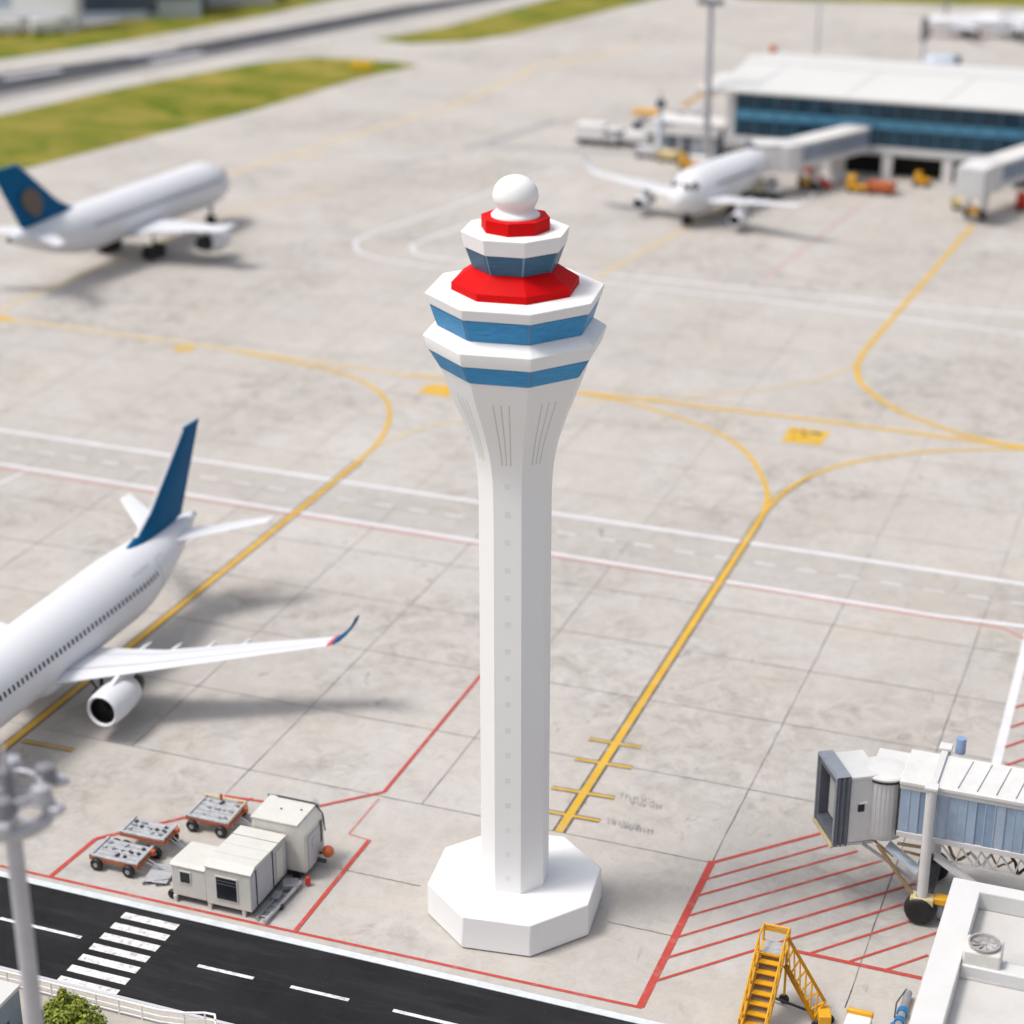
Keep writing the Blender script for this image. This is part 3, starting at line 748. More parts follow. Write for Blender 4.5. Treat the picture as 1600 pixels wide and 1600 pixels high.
A3c = dict(r=1.95, z=2.95, nose=3.6, tail=-15.8, tl=10.5, wroot=(1.3, 2.6, 1.1, 2.25), kink=.6, wtip=(.9, 1.0, 10.3, 3.1), wl=1.3, wlmat=m_air, pods=(.4, .6),
           eng=(1.7, 4.9, 1.2, .60, 1.7), stab=(-12.4, 1.6, 3.5, 2.6, -13.4, .8, 3.4),
           gear=[(1.4, 0, .42, (-.2, .2)), (-3.2, 1.9, .5, (-.24, .24)), (-3.2, -1.9, .5, (-.24, .24))], doors=False)
pl = thing("airliner", "plain white airliner without visible fin parked beside the terminal's left jet bridge", "airliner", W(-45.3, 166.6), T-pi/2-radians(15))
airliner(pl, A3c, windows=(-.6, -7.5), sides=(1,))

# far aircraft beyond the terminal
def far_plane(label, p, rz, k=1.0):
    t = thing("airliner", label, "airliner", p, rz, "aircraft parked beyond the terminal"); t.scale = (k, k, k); k = 1.0
    fu = MB().lathe([(.05, 11*k), (.7, 10.3*k), (1.3, 9*k), (1.7, 7*k), (1.75, 0), (1.7, -4*k), (1.0, -9*k), (.2, -12*k)], (0, 0, 3.2), 20, 'x').build("fuselage", m_air, t, smooth=50)
    for s in (1, -1):
        MB().loft([[Vector((3, s*1.2, 2.6)), Vector((-1.5, s*1.2, 2.6)), Vector((-1.5, s*1.2, 2.9)), Vector((3, s*1.2, 2.9))], [Vector((-1.5, s*11, 3.4)), Vector((-2.8, s*11, 3.4)), Vector((-2.8, s*11, 3.5)), Vector((-1.5, s*11, 3.5))]]).build("wing", m_air, t)
        MB().lathe([(.7, 3.6), (.85, 3), (.6, .6)], (0, 4*s, 1.6), 14, 'x').build("engine_nacelle", m_airgrey, t, smooth=50)
        MB().loft([[Vector((-8.6, s*.5, 4)), Vector((-10.6, s*.5, 4)), Vector((-10.6, s*.5, 4.15)), Vector((-8.6, s*.5, 4.15))], [Vector((-10.4, s*4, 4.3)), Vector((-11.4, s*4, 4.3)), Vector((-11.4, s*4, 4.4)), Vector((-10.4, s*4, 4.4))]]).build("tailplane", m_air, t)
    MB().loft([[Vector((-7, .15, 4.2)), Vector((-10.5, .15, 4.2)), Vector((-10.5, -.15, 4.2)), Vector((-7, -.15, 4.2))], [Vector((-10.2, .06, 7.2)), Vector((-12, .06, 7.2)), Vector((-12, -.06, 7.2)), Vector((-10.2, -.06, 7.2))]]).build("tail_fin", m_air, t)
    for x, y in ((8, 0), (-.5, 2), (-.5, -2)):
        MB().tube((x, y, 2.4), (x, y, .5), .12).lathe([(.3, -.3), (.5, -.3), (.5, .3), (.3, .3)], (x, y, .5), 14, 'y').build("landing_gear", m_tyre, t)
far_plane("white airliner on the far apron beyond the dark-topped pole", gp(1505, 57), radians(172), .55)
far_plane("white airliner at the photo's right edge on the far apron", gp(1585, 58), radians(165), .6)
t = thing("tank_truck", "pale blue rounded tank truck with a dark rear showing above the terminal roof", "truck", gp(1467, 122), radians(4))
MB().lathe([(.3, -2.0), (.8, -1.7), (1.0, -1.0), (1.0, 1.2), (.9, 1.6), (.4, 1.75)], (0, 0, 1.75), 24, 'x').build("tank", m_palebl, t, smooth=50)
MB().box2((1.6, -.9, .6), (2.3, .9, 2.6)).build("rear_cabinet", m_hangard, t, bevel=.08)
MB().box2((-2.2, -.7, .4), (2.3, .7, .8)).build("chassis", m_dsteel, t)
for x in (-1.4, 1.4):
    for y in (-.7, .7): MB().lathe([(.2, -.12), (.38, -.12), (.4, 0), (.38, .12), (.2, .12)], (x, y, .4), 16, 'y').build("wheel", m_tyre, t)

# ------------------------------------------------------------------ terminal
TW = 188.8
tm = thing("terminal_building", "long white-roofed terminal with a blue glass front above dark open bays", "terminal", W(-49, TW))
UL, UR = 0.0, 66.0        # local x from the left end
mb = MB()                # curved roof shell
prof = [(-1.0, 7.35), (-1.0, 7.6), (-.2, 7.8), (2, 8.2), (4.5, 8.55), (7, 8.8), (7.05, 9.0), (9.2, 9.25), (9.25, 8.9), (13, 8.7), (17, 8.2), (20.5, 7.5), (20.5, 7.2)]
x0 = lambda y: -.6+.9*max(0, (y+1.6))/9
ends = []
for xx, sgn in ((UL, 1), (UR, 0)):
    ends.append([Vector((xx+(x0(y) if sgn else 0), y, z)) for y, z in prof])
mb.loft(ends)
rf = mb.build("roof", m_roofw, tm, smooth=25)
MB().box2((UL-2.6, -.8, 7.1), (UL+.3, 9, 7.4)).build("eave_slab", m_roofw, rf)
for k in range(6):
    mb = MB(); xx = 3+k*9.2
    mb.loft([[Vector((xx+dx+(.25*y), y, z+.03)) for y, z in ((-.5, 7.75), (2, 8.22), (4.5, 8.57), (6.6, 8.78))]+[Vector((xx+dx+(.25*y), y, z-.05)) for y, z in ((6.6, 8.7), (4.5, 8.5), (2, 8.15), (-.5, 7.68))] for dx in (0, .18)])
    mb.build("roof_seam", m_wallg, rf)
MB().box2((UL+.4, .3, 2.1), (UR, .6, 2.95)).build("floor_slab", m_wallw, tm)
MB().box2((UL+.4, .6, 2.6), (UR, 20, 2.95)).build("upper_floor", m_wallg, tm)
MB().box2((UL+.4, -.02, 2.3), (UR, .3, 2.5)).build("ledge", m_wallg, tm)
gl = MB().box2((UL+1.2, .35, 2.95), (UR, .5, 7.6)).build("window_wall", m_gl_dark, tm)
MB().box2((UL+1.2, .30, 4.62), (UR, .348, 5.5)).build("spandrel_band", m_gl_band, gl)
for k in range(33):
    x = UL+1.3+k*1.95
    MB().box2((x, .24, 2.96), (x+.14, .345, 7.5)).build("mullion", m_gl_mull, gl)
MB().box2((UL+.4, .3, 2.95), (UL+1.2, 20, 7.6)).build("end_wall", m_wallw, tm)
MB().box2((UL+3, 1.6, .0), (UR, 1.9, 2.6)).build("back_wall", m_void, tm)  # set close and near-black: the deep shade of the bays is painted here
for k in range(10):
    MB().box2((UL+4.45+k*5.75, -.05, 0), (UL+5.4+k*5.75, .75, 2.1)).build("column", m_wallw, tm)

# annex left of the terminal
an = thing("annex_deck", "low grey open annex with a white deck left of the terminal", "annex", W(-57.5, 190.0))
MB().box2((0, 0, 2.3), (7.8, 6.5, 2.95)).build("deck", m_wallw, an)
MB().box2((.2, .3, 2.95), (7.8, .5, 3.5)).build("deck_rail", m_wallg, an)
for k in range(5): MB().box2((.3+1.7*k, .2, 0), (.7+1.7*k, .6, 2.3)).build("column", m_wallg, an)
MB().box2((1.0, 2.6, 0), (7.8, 2.9, 2.3)).build("back_wall", m_bluegl, an)
MB().box2((4.6, 1.2, 0), (7.4, 2.0, 1.5)).build("store_cabinet", m_palebl, an)

# far jet bridges
def far_bridge(label, a, b, cab_rot, wheel, bmat=None):
    t = thing("jet_bridge", label, "jet bridge", W(a[0], a[1]), T, "jet bridges along the terminal")
    d = Vector((b[0]-a[0], b[1]-a[1], 0)); L = d.length; ang = atan2(d.y, d.x); R = Matrix.Rotation(ang, 3, 'Z')
    def at(x, y, z): v = R@Vector((x, y, 0)); return Vector((v.x, v.y, z))
    tun = MB().box(at(L/2, 0, 3.75), (L, 2.3, 2.0), ang).build("tunnel", m_bridge, t)
    MB().box(at(L/2, 0, 4.83), (L+.1, 2.5, .14), ang).build("tunnel_roof", m_bridgeroof, tun)
    MB().box(at(L/2, 0, 2.66), (L, 2.42, .18), ang).build("floor_beam", m_bridgeroof, tun)
    n = int(L/1.15)
    for s in (1, -1):
        for k in range(n):
            MB().box(at((k+.5)*L/n, 1.165*s, 3.85), (L/n*.8, .03, 1.4), ang).build("window", m_farglass, tun)
    cab = MB().lathe([(1.5, 2.5), (1.5, 4.9), (1.3, 5.05)], at(L+.5, 0, 0), 24).build("rotunda", m_bridge, t, smooth=40)
    ca = ang+cab_rot; o = at(L+.5, 0, 0); v = Vector((cos(ca), sin(ca), 0))
    MB().box(o+v*2.0+Vector((0, 0, 3.7)), (2.2, 2.5, 2.4), ca).build("cab", m_wallw, t, bevel=.08)
    MB().box(o+v*3.3+Vector((0, 0, 3.7)), (.6, 2.7, 2.5), ca).build("bellows", bmat or m_bellow, t)
    MB().box(o+v*2.0+Vector((0, 0, 4.97)), (2.3, 2.6, .12), ca).build("cab_roof", m_bridgeroof, t)
    for x in wheel:
        lg = MB()
        for y in (-.9, .9): lg.box(at(x, y, 1.7), (.45, .45, 1.9), ang)
        lg.box(at(x, 0, 2.4), (.6, 2.4, .4), ang).build("support_leg", m_bridge, t)
        for y in (-.8, .8):
            MB().lathe([(.2, -.22), (.48, -.22), (.55, -.1), (.55, .1), (.48, .22), (.2, .22)], at(x, y, .55), 20, 'x').build("wheel", m_tyre, t, smooth=40)
        MB().box(at(x, 0, .75), (.7, 1.1, .5), ang).build("bogie", m_yelveh, t)
    return t
far_bridge("grey jet bridge ending beside the plain white airliner without fin", (-35.3, 188.6), (-39.9, 179.2), radians(-38), (7.6,))
far_bridge("grey jet bridge at the photo's right edge over a yellow stand line", (-17.2, 188.6), (-21.6, 177.8), radians(8), (13.4,), m_wallg)
tag_p = thing("bridge_pillar", "wide grey pillar under the terminal's left jet bridge", "pillar", W(-36.9, 186.6))
MB().box2((-.7, -.5, 0), (.7, .5, 2.5)).build("shaft", m_bridge, tag_p, bevel=.05)
MB().box2((-.95, -.7, 0), (.95, .7, .25)).build("footing", m_wallg, tag_p)

# ------------------------------------------------------------------ light poles
def pole(label, p, h, r, head=True, group="lamp poles on the far apron", mat=m_galv):
    t = thing("lamp_pole", label, "lamp pole", p, T, group)
    MB().tube((0, 0, 0), (0, 0, h), r, r*.62, 14).build("mast", mat, t, smooth=40)
    MB().box2((-r*2, -r*2, 0), (r*2, r*2, .3)).build("foot", m_wallg, t)
    if head:
        MB().box2((-1.25, -.25, h-.1), (1.25, .25, h+.15)).build("crossarm", m_galvd, t)
        for x in (-1.0, -.35, .35, 1.0):
            MB().box((x, -.35, h+.3), (.5, .5, .35), rx=radians(30)).build("floodlight", m_galvd, t)
    return t
pole("tall grey lamp mast standing at the left end of the terminal", gp(1102, 258), 15.6, .42)
t = thing("mast", "short grey mast with a dark boxy head beside the annex", "mast", W(-55.6, 190.0)+Vector((0, 0, 0)), T)
MB().tube((0, 0, 0), (0, 0, 5.0), .26, .2, 12).build("pole", m_palebl, t); MB().box2((-.42, -.3, 4.9), (.42, .3, 5.7)).build("head", m_hangard, t, bevel=.05); MB().tube((0, 0, 5.7), (0, 0, 6.5), .07).build("spike", m_galvd, t)
MB().box2((-.8, -.5, 0), (.8, .5, 1.0)).build("cabinet", m_palebl, t)
t = thing("mast", "thin pole with a long dark box on top behind the terminal roof", "mast", gp(1440, 108), T)
MB().tube((0, 0, 0), (0, 0, 3.6), .18, .15, 10).build("pole", m_galv, t); MB().box2((-.45, -.4, 3.4), (.45, .4, 6.2)).build("head", m_galvd, t, bevel=.05)
pole("faint thin lamp pole behind the left part of the terminal roof", gp(1275, 104), 10.5, .16, head=False)
pole("thin dark pole at the top edge near the far aircraft", gp(1477, 32), 9, .2, head=False, mat=m_galvd)

# ------------------------------------------------------------------ ground vehicles by the terminal
def wheels(t, pts, r, wd=.24):
    for x, y in pts:
        MB().lathe([(r*.4, -wd/2), (r*.85, -wd/2), (r, -wd/3), (r, wd/3), (r*.85, wd/2), (r*.4, wd/2)], (x, y, r), 18, 'y').build("wheel", m_tyre, t, smooth=40)
def truck(label, p, rz, body, cabm, L=4.2, h=1.7, box=True, k=1.0):
    t = thing("truck", label, "truck", p, rz)
    MB().box2((-L/2, -.85, .35), (L/2, .85, .65)).build("chassis", m_dsteel, t)
    c = MB().loft([[Vector((L/2, y, z)) for y, z in ((-.85, .6), (.85, .6), (.85, 1.15), (-.85, 1.15))], [Vector((L/2-.35, y, z)) for y, z in ((-.85, .6), (.85, .6), (.8, 1.75), (-.8, 1.75))], [Vector((L/2-1.3, y, z)) for y, z in ((-.85, .6), (.85, .6), (.8, 1.8), (-.8, 1.8))]]).build("cab", cabm, t, bevel=.05)
    MB().box((L/2-.17, 0, 1.44), (.05, 1.5, .55), ry=radians(-30)).build("windscreen", m_dark, c)
    for s in (1, -1): MB().box2((L/2-1.1, s*.84-.02, 1.15), (L/2-.45, s*.84+.02, 1.6)).build("side_window", m_dark, c)
    if box: MB().box2((-L/2, -.9, .66), (L/2-1.4, .9, .66+h)).build("cargo_box", body, t, bevel=.06)
    else: MB().box2((-L/2, -.9, .66), (L/2-1.4, .9, 1.0)).build("flatbed", body, t)
    wheels(t, [(L/2-.8, -.75), (L/2-.8, .75), (-L/2+.8, -.75), (-L/2+.8, .75)], .38)
    return t
truck("white box truck with a dark windscreen at the left end of the apron vehicles", gp(935, 226), T, m_wallw, m_wallw, 4.4, 1.5)
truck("white low truck with dark flanks between the box truck and the annex", gp(988, 229), T+pi, m_wallw, m_wallg, 4.2, .9)
truck("cream service truck parked under the left side of the jet bridge", gp(1185, 308), T+.3, M("beige_paint", (.56, .5, .38), .5), m_wallw, 4.0, .9)
def tractor(label, p, rz, mat, cat="tug", tall=.9, L=2.4):
    t = thing("baggage_tug", label, cat, p, rz); t.scale = (.78, .78, .78)
    MB().loft([[Vector((x, -.7, z)) for x, z in ((-L/2, .3), (L/2, .3), (L/2, .8), (.2, .95), (.2, 1.0), (-L/2, 1.0))], [Vector((x, .7, z)) for x, z in ((-L/2, .3), (L/2, .3), (L/2, .8), (.2, .95), (.2, 1.0), (-L/2, 1.0))]]).build("body", mat, t, bevel=.06)
    MB().box2((-L/2+.1, -.65, 1.0), (-.1, .65, 1.0+tall)).build("canopy", mat, t, bevel=.08)
    MB().box2((-.12, -.55, 1.1), (-.08, .55, 1.0+tall*.85)).build("windscreen", m_dark, t)
    wheels(t, [(.7, -.65), (.7, .65), (-.7, -.65), (-.7, .65)], .34)
    return t
tractor("yellow baggage tug with a canopy beside an orange cart near the terminal columns", gp(1338, 300), T, m_yelveh, tall=1.0)
tractor("yellow round-topped tug parked between the dark bays of the terminal", gp(1440, 290), T, m_yelveh, tall=.6, L=1.9)
tractor("orange tug standing at the foot of the tall lamp mast", gp(1074, 264), T, m_yelveh, tall=.8, L=1.9)
tractor("red tug at the photo's right edge beside the jet bridge", gp(1604, 328), T, m_redveh, tall=1.0, L=2.6)
def cart(label, p, rz, mat, L=2.4, load=True, group=None):
    t = thing("cargo_cart", label, "cart", p, rz, group)
    MB().box2((-L/2, -.7, .4), (L/2, .7, .55)).build("deck", mat, t)
    MB().box2((-L/2, -.7, .55), (-L/2+.08, .7, 1.15)).build("end_frame", mat, t); MB().box2((L/2-.08, -.7, .55), (L/2, .7, 1.15)).build("end_frame", mat, t)
    if load: MB().box2((-L/2+.2, -.6, .55), (L/2-.2, .6, 1.1)).build("tub", mat, t, bevel=.08)
    wheels(t, [(L/2-.4, -.6), (L/2-.4, .6), (-L/2+.4, -.6), (-L/2+.4, .6)], .25)
    MB().tube((L/2, 0, .4), (L/2+.9, 0, .25), .05).build("tow_bar", m_dsteel, t)
    return t
cart("low orange-red cart hooked behind the yellow tug near the terminal", gp(1376, 303), T, m_orange, 2.6)
t = thing("belt_loader", "red conveyor loader tilted under the left jet bridge", "belt loader", gp(1272, 292), T+radians(150))
MB().box((0, 0, 1.15), (4.2, .8, .22), ry=radians(-22)).build("conveyor", m_redveh, t); MB().box2((-1.2, -.6, .3), (1.3, .6, .75)).build("chassis", m_wallg, t, bevel=.05); wheels(t, [(.8, -.5), (.8, .5), (-.8, -.5), (-.8, .5)], .3)
for lab, px, py, mt, LL in (("pale baggage cart at the left end under the annex", 1012, 246, m_wallg, 2.4), ("cream loaded cart beside the annex columns", 1045, 252, m_cream, 2.2), ("small white cart between the annex and the lamp mast", 1092, 262, m_wallw, 2.0), ("cream cart waiting by the right jet bridge", 1500, 327, m_cream, 1.5)):
    cart(lab, gp(px, py), T+random.uniform(-.2, .2), mt, LL, group="small carts near the terminal")
t = thing("cherry_picker", "yellow lift platform standing behind the annex deck", "lift", gp(1080, 186), T)
MB().box2((-1.5, -.8, .4), (1.5, .8, 1.1)).build("chassis", m_wallg, t, bevel=.05); MB().box((.2, 0, 2.2), (3.0, .35, .35), ry=radians(-35)).build("boom", m_yelveh, t); MB().box2((.9, -.8, 2.8), (2.7, .8, 3.9)).build("platform", m_yelveh, t, bevel=.05); wheels(t, [(1, -.7), (1, .7), (-1, -.7), (-1, .7)], .4)
t = thing("loader_lift", "yellow scissor loader left of the short mast", "lift", gp(1010, 205), T)
MB().box2((-1.3, -.8, .4), (1.3, .8, .9)).build("chassis", m_hangard, t); MB().bar((-1, -.5, .9), (1, -.5, 1.9), .12, .12).bar((1, -.5, .9), (-1, -.5, 1.9), .12, .12).build("scissor_arm", m_dsteel, t); MB().box2((-1.4, -.9, 1.9), (1.4, .9, 2.2)).build("platform", m_yelveh, t); wheels(t, [(1, -.7), (1, .7), (-1, -.7), (-1, .7)], .4)
for lab, px, py in (("orange cone at the far left corner of the terminal roof line", 1207, 92),):
    t = thing("beacon_drum", "small orange drum behind the terminal's left roof end", "drum", gp(px, py+10), T)
    MB().lathe([(.7, 0), (.7, .2), (.5, .25), (.45, 2.2), (.2, 2.5)], n=18).build("drum", m_orange, t, smooth=40)
# taxiway sign in the grass
t = thing("taxiway_sign", "small yellow sign box standing in the tip of the grass field", "sign", gp(565, 112), T+.3)
MB().box2((-1.3, -.2, .35), (1.3, .2, 1.25)).build("sign_box", M("sign_yellow", (.85, .52, .02), .5), t, bevel=.05)
for x in (-.9, .9): MB().tube((x, 0, 0), (x, 0, .4), .06).build("leg", m_dsteel, t)

# far buildings at the top left
b = thing("office_block", "white block with a blue-grey glass strip in the photo's top left corner", "building", gp(0, 49), radians(2))
MB().box2((-8, 0, 0), (10.3, 5, 14)).build("walls", M("bright_white_wall", (.86, .86, .86), .6, .03, .3), b); MB().box2((-1.6, -.12, 3.2), (1.8, -.003, 14)).build("window_strip", m_bluegl, b)
MB().box2((-8.2, -.2, 14), (10.5, 5.2, 14.5)).build("roof", m_roofw, b)
MB().box2((-7, -1.6, 0), (9.5, -.13, 2.2)).build("canopy", m_wallg, b)
b = thing("hangar", "blue-grey hangar with a dark door right of the white block", "hangar", gp(122, 33), radians(8))
hw = MB().box2((0, 1, 0), (17, 16, 9)).build("walls", m_hangar, b)
MB().loft([[Vector((x, y, z)) for y, z in ((.5, 9), (8.5, 11), (16.5, 9))] for x in (-.5, 17.5)]).build("roof", m_hangar, b)
MB().box2((.8, .88, .8), (11, .99, 3.4)).build("door", m_hangard, hw); MB().box2((9, .86, 2.6), (16.5, .985, 5.0)).build("door", m_hangard, hw)
MB().box2((.5, .2, 0), (9.5, .9, 1.0)).build("plinth_wall", m_bluegl, b)
b = thing("hangar", "pale low hangar right of the dark-doored hangar", "hangar", gp(258, 13), radians(14))
MB().box2((0, 0, 0), (16, 12, 4)).build("walls", m_wallg, b); MB().box2((-.3, -.3, 4), (16.3, 12.3, 4.6)).build("roof", m_roofw, b); MB().box2((1, -.1, .3), (6, -.003, 2.4)).build("door", m_hangard, b)
for lab, px, py in (("white van parked below the white block", 75, 52), ("pale van parked left of the grass edge", 15, 54)):
    t = thing("van", lab, "van", gp(px, py), T+radians(46))
    MB().loft([[Vector((x, y, z)) for x, z in ((-2.2, .3), (2.2, .3), (2.2, 1.0), (1.4, 1.8), (-2.2, 1.9))] for y in (-.9, .9)]).build("body", m_wallw, t, bevel=.1)
    MB().box((1.85, 0, 1.42), (.05, 1.5, .7), ry=radians(-45)).build("windscreen", m_dark, t); wheels(t, [(1.4, -.8), (1.4, .8), (-1.4, -.8), (-1.4, .8)], .36)

# ------------------------------------------------------------------ trailer units and dollies
def dolly(label, p, rz, sx, sy, group="pallet dollies on the apron", h=.55, plain=False):
    t = thing("pallet_dolly", label, "pallet dolly", p, rz, group)
    fr = MB()
    for y in (-sy/2+.06, sy/2-.06): fr.box((0, y, h-.09), (sx, .10, .14))
    for x in (-sx/2+.05, sx/2-.05): fr.box((x, 0, h-.12), (.10, sy-.26, .15))
    fr.build("side_beam", m_orange, t, bevel=.02)
    dk = MB()
    n = 5
    for k in range(n):
        y = -sy/2+.18+(sy-.36)*k/(n-1); dk.box((0, y, h+.01), (sx-.1, (sy-.36)/(n-1)*.86, .07))
    dk.box((-sx/2+.09, 0, h+.06), (.12, sy, .1)).box((sx/2-.09, 0, h+.06), (.12, sy, .1)).box((0, -sy/2+.05, h+.05), (sx, .1, .1))
    d = dk.build("deck", m_deck, t, bevel=.015)
    for i in range(5):
        for j in range(3):
            x = -sx/2+.35+(sx-.7)*i/4+random.uniform(-.04, .04); y = -sy/2+.35+(sy-.7)*j/2
            if random.random() < .8:
                MB().box((x, y, h+.085), (random.uniform(.10, .26), random.uniform(.07, .14), .09), random.choice((0, .5, -.4, 1.2))).build("roller", random.choice((m_deckd, m_deck, m_steel)), d)
    for x in (-sx*.33, sx*.33):
        for y in (-sy/2-.06, sy/2+.06):
            w = MB().lathe([(.12, -.09), (.23, -.1), (.275, -.05), (.275, .05), (.23, .1), (.12, .09)], (x, y, .275), 20, 'y').build("wheel", m_tyre, t, smooth=40)
            MB().lathe([(.01, -.11), (.10, -.11), (.11, -.05), (.11, .05), (.10, .11), (.01, .11)], (x, y, .275), 14, 'y').build("hub", m_steel, w, smooth=40)
    MB().path([(sx/2, -.12, h-.15), (sx/2+.85, 0, .12), (sx/2+1.15, 0, .14)], .03).path([(sx/2, .12, h-.15), (sx/2+.85, 0, .12)], .03).build("tow_bar", m_steel, t)
    MB().box((sx/2+.05, sy*.3, h-.02), (.16, .2, .2)).build("brake_box", m_orange, t)
    if not plain: MB().tube((-sx*.1, sy/2-.1, h), (-sx*.1, sy/2-.1, h+.32), .07).build("corner_stop", m_orange, t); MB().tube((-sx/2, sy/2-.1, h+.16), (sx/2, sy/2-.1, h+.2), .04).tube((sx/2-.05, -sy/2+.1, h+.1), (sx/2-.05, sy/2-.1, h+.2), .03).build("guard_rail", m_cream, t)
    return t
dolly("pallet dolly with red side beam and black tyres nearest the asphalt road", W(-39.25, 59.15), T, 2.25, 1.45, plain=True)
dolly("taller pallet dolly with pale deck right behind the one near the road", W(-38.85, 60.65), T, 2.1, 1.25, h=.82, plain=True)
dolly("pallet dolly with orange corner post beside the high cream trailer", W(-37.1, 63.25), T, 2.05, 1.75, h=.62)
# steel ramp plates beside the dollies
t = thing("ramp_plate", "grey steel ramp plate on the ground beside the dolly near the road", "ramp", W(-37.35, 58.9))
MB().box((0, 0, .10), (1.0, 1.3, .05), .15).build("plate", m_deck, t, bevel=.01); MB().tube((-.35, -.85, .08), (.75, -.1, .1), .04).tube((.2, -.75, .06), (.7, -.45, .08), .03).build("handle_bar", m_dsteel, t)

def trailer():
    t = thing("cream_trailer", "cream two-stepped trailer with dark square windows beside the asphalt road", "trailer", W(-36.0, 57.55))
    # local: x along road, y away
    low = MB().loft([[Vector((0, y, z)) for y, z in ((0, .3), (1.75, .3), (1.75, 1.62), (.12, 1.74), (0, 1.66))], [Vector((1.55, y, z)) for y, z in ((0, .3), (1.75, .3), (1.75, 1.62), (.12, 1.74), (0, 1.66))]]).build("low_body", m_trail, t, bevel=.05)
    MB().loft([[Vector((x, y, z)) for y, z in ((-.03, 1.66), (.12, 1.76), (1.78, 1.64), (1.78, 1.68), (.12, 1.80), (-.03, 1.70))] for x in (-.04, 1.5)]).build("roof_sheet", m_trailroof, low)
    main = MB().loft([[Vector((x, y, z)) for y, z in ((-.08, .3), (2.95, .3), (2.95, 2.02), (.25, 2.16), (-.08, 1.98))] for x in (1.57, 3.55)]).build("main_body", m_trail, t, bevel=.04)
    MB().loft([[Vector((x, y, z)) for y, z in ((-.12, 1.99), (.25, 2.18), (2.97, 2.04), (2.97, 2.08), (.25, 2.22), (-.12, 2.03))] for x in (1.55, 3.60)]).build("roof_sheet", m_trailroof, main)
    for y in (.75, 1.5, 2.25):
        MB().box((2.57, y, 2.195-.052*(y-.25)), (2.04, .03, .06)).build("roof_rib", m_dsteel if y > 2 else m_trailshade, main)
    MB().box((3.56, 1.45, 1.15), (.02, 2.9, 1.6)).build("shaded_side_panel", m_trailshade, main)
    for y in (.35, 1.75): MB().box((3.585, y, 1.15), (.03, .05, 1.7)).build("panel_joint", m_dsteel, main)
    MB().box((3.59, 2.3, 1.15), (.03, .55, 1.3)).build("side_door", m_trail, main)
    for c, s, par, n in (((.62, -.012, 1.22), (.42, .03, .46), low, "vent_window"), ((2.5, -.095, 1.16), (.88, .03, .98), main, "window")):
        f = MB().box((c[0], c[1], c[2]), (s[0]+.1, .04, s[2]+.1)).build("window_frame", m_trail, par, bevel=.01)
        MB().box((c[0], c[1]-.022, c[2]), (s[0], .012, s[2])).build(n, m_dark, f)
        for k in range(1, 3):
            if n == "window": MB().box((c[0], c[1]-.031, c[2]+s[2]/2-.14*k), (s[0], .01, .025)).build("slat", m_bellow, f)
    ch = MB().box2((.1, .1, .16), (3.5, 2.8, .28)).build("chassis", m_deckd, t)
    for x in (.05, 1.6, 3.1): MB().box2((x, -.06, .0), (x+.14, .08, .30)).build("jack_leg", m_trailroof, t)
    for x, y in ((-.1, .15), (-.1, 1.4), (2.4, .4), (2.4, 2.3)):
        MB().lathe([(.08, -.08), (.17, -.09), (.2, -.04), (.2, .04), (.17, .09), (.08, .08)], (x, y, .2), 18, 'y').build("wheel", m_tyre, t, smooth=40)
    MB().bar((-.15, -.02, .22), (-.1, 1.7, .22), .07, .07).build("bumper_bar", m_dsteel, t)
trailer()
t = thing("tall_trailer", "tall cream trailer with an orange ball marker behind the two-stepped trailer", "trailer", W(-34.0, 60.62))
bd = MB().loft([[Vector((x, y, z)) for x, z in ((0, .35), (2.35, .35), (2.35, 2.05), (2.05, 2.5), (0, 2.5))] for y in (0, 1.75)]).build("body", m_trail, t, bevel=.05)
MB().loft([[Vector((x, y, z)) for x, z in ((-.03, 2.5), (2.05, 2.5), (2.05, 2.55), (-.03, 2.55))] for y in (-.03, 1.78)]).build("roof_sheet", m_trailroof, bd)
MB().box((2.372, .92, 1.15), (.02, 1.35, 1.5)).build("shaded_side_panel", m_trailshade, bd)
MB().lathe([(.01, .04), (.2, .04), (.2, 0)], (2.37, .75, 1.45), 20, 'x').build("round_vent", m_airgrey, bd)
MB().box((2.39, 1.42, 1.55), (.03, .12, 1.0)).build("grille", m_deckd, bd)
MB().box((1.0, 1.79, 2.5), (2.3, .08, .14)).build("rear_gutter", m_bellowt, bd)
MB().path([(.3, 1.7, 2.6), (2.0, 1.7, 2.6), (2.35, 1.7, 2.2), (2.42, 1.72, 1.4)], .03).build("cable", m_dsteel, bd)
for x, y in ((.5, .9), (1.3, 1.1)): MB().box((x+.4, y, 2.57), (.06, .06, .05)).build("roof_bolt", m_dsteel, bd)
MB().box2((.1, .1, .15), (2.2, 1.6, .34)).build("chassis", m_deckd, t)
for x in (.4, 1.9):
    for y in (.1, 1.6): MB().lathe([(.08, -.08), (.18, -.09), (.21, -.04), (.21, .04), (.18, .09), (.08, .08)], (x, y, .21), 18, 'y').build("wheel", m_tyre, t, smooth=40)
mbb = MB(); bm = bmesh.new(); bmesh.ops.create_icosphere(bm, subdivisions=3, radius=.25)
bm.verts.ensure_lookup_table(); mbb.add([v.co+Vector((2.75, 1.25, .75)) for v in bm.verts], [[v.index for v in f.verts] for f in bm.faces]); bm.free()
mbb.build("ball_marker", m_orange, t, smooth=60)
MB().tube((2.3, 1.25, .55), (2.6, 1.25, .7), .05).tube((2.4, 1.0, .45), (2.75, 1.05, .40), .09).build("marker_arm", m_dsteel, t)
MB().lathe([(.12, 0), (.09, .32), (.03, .36)], (2.55, -.25, .08), 14).build("red_lamp", m_redveh, t, smooth=40)
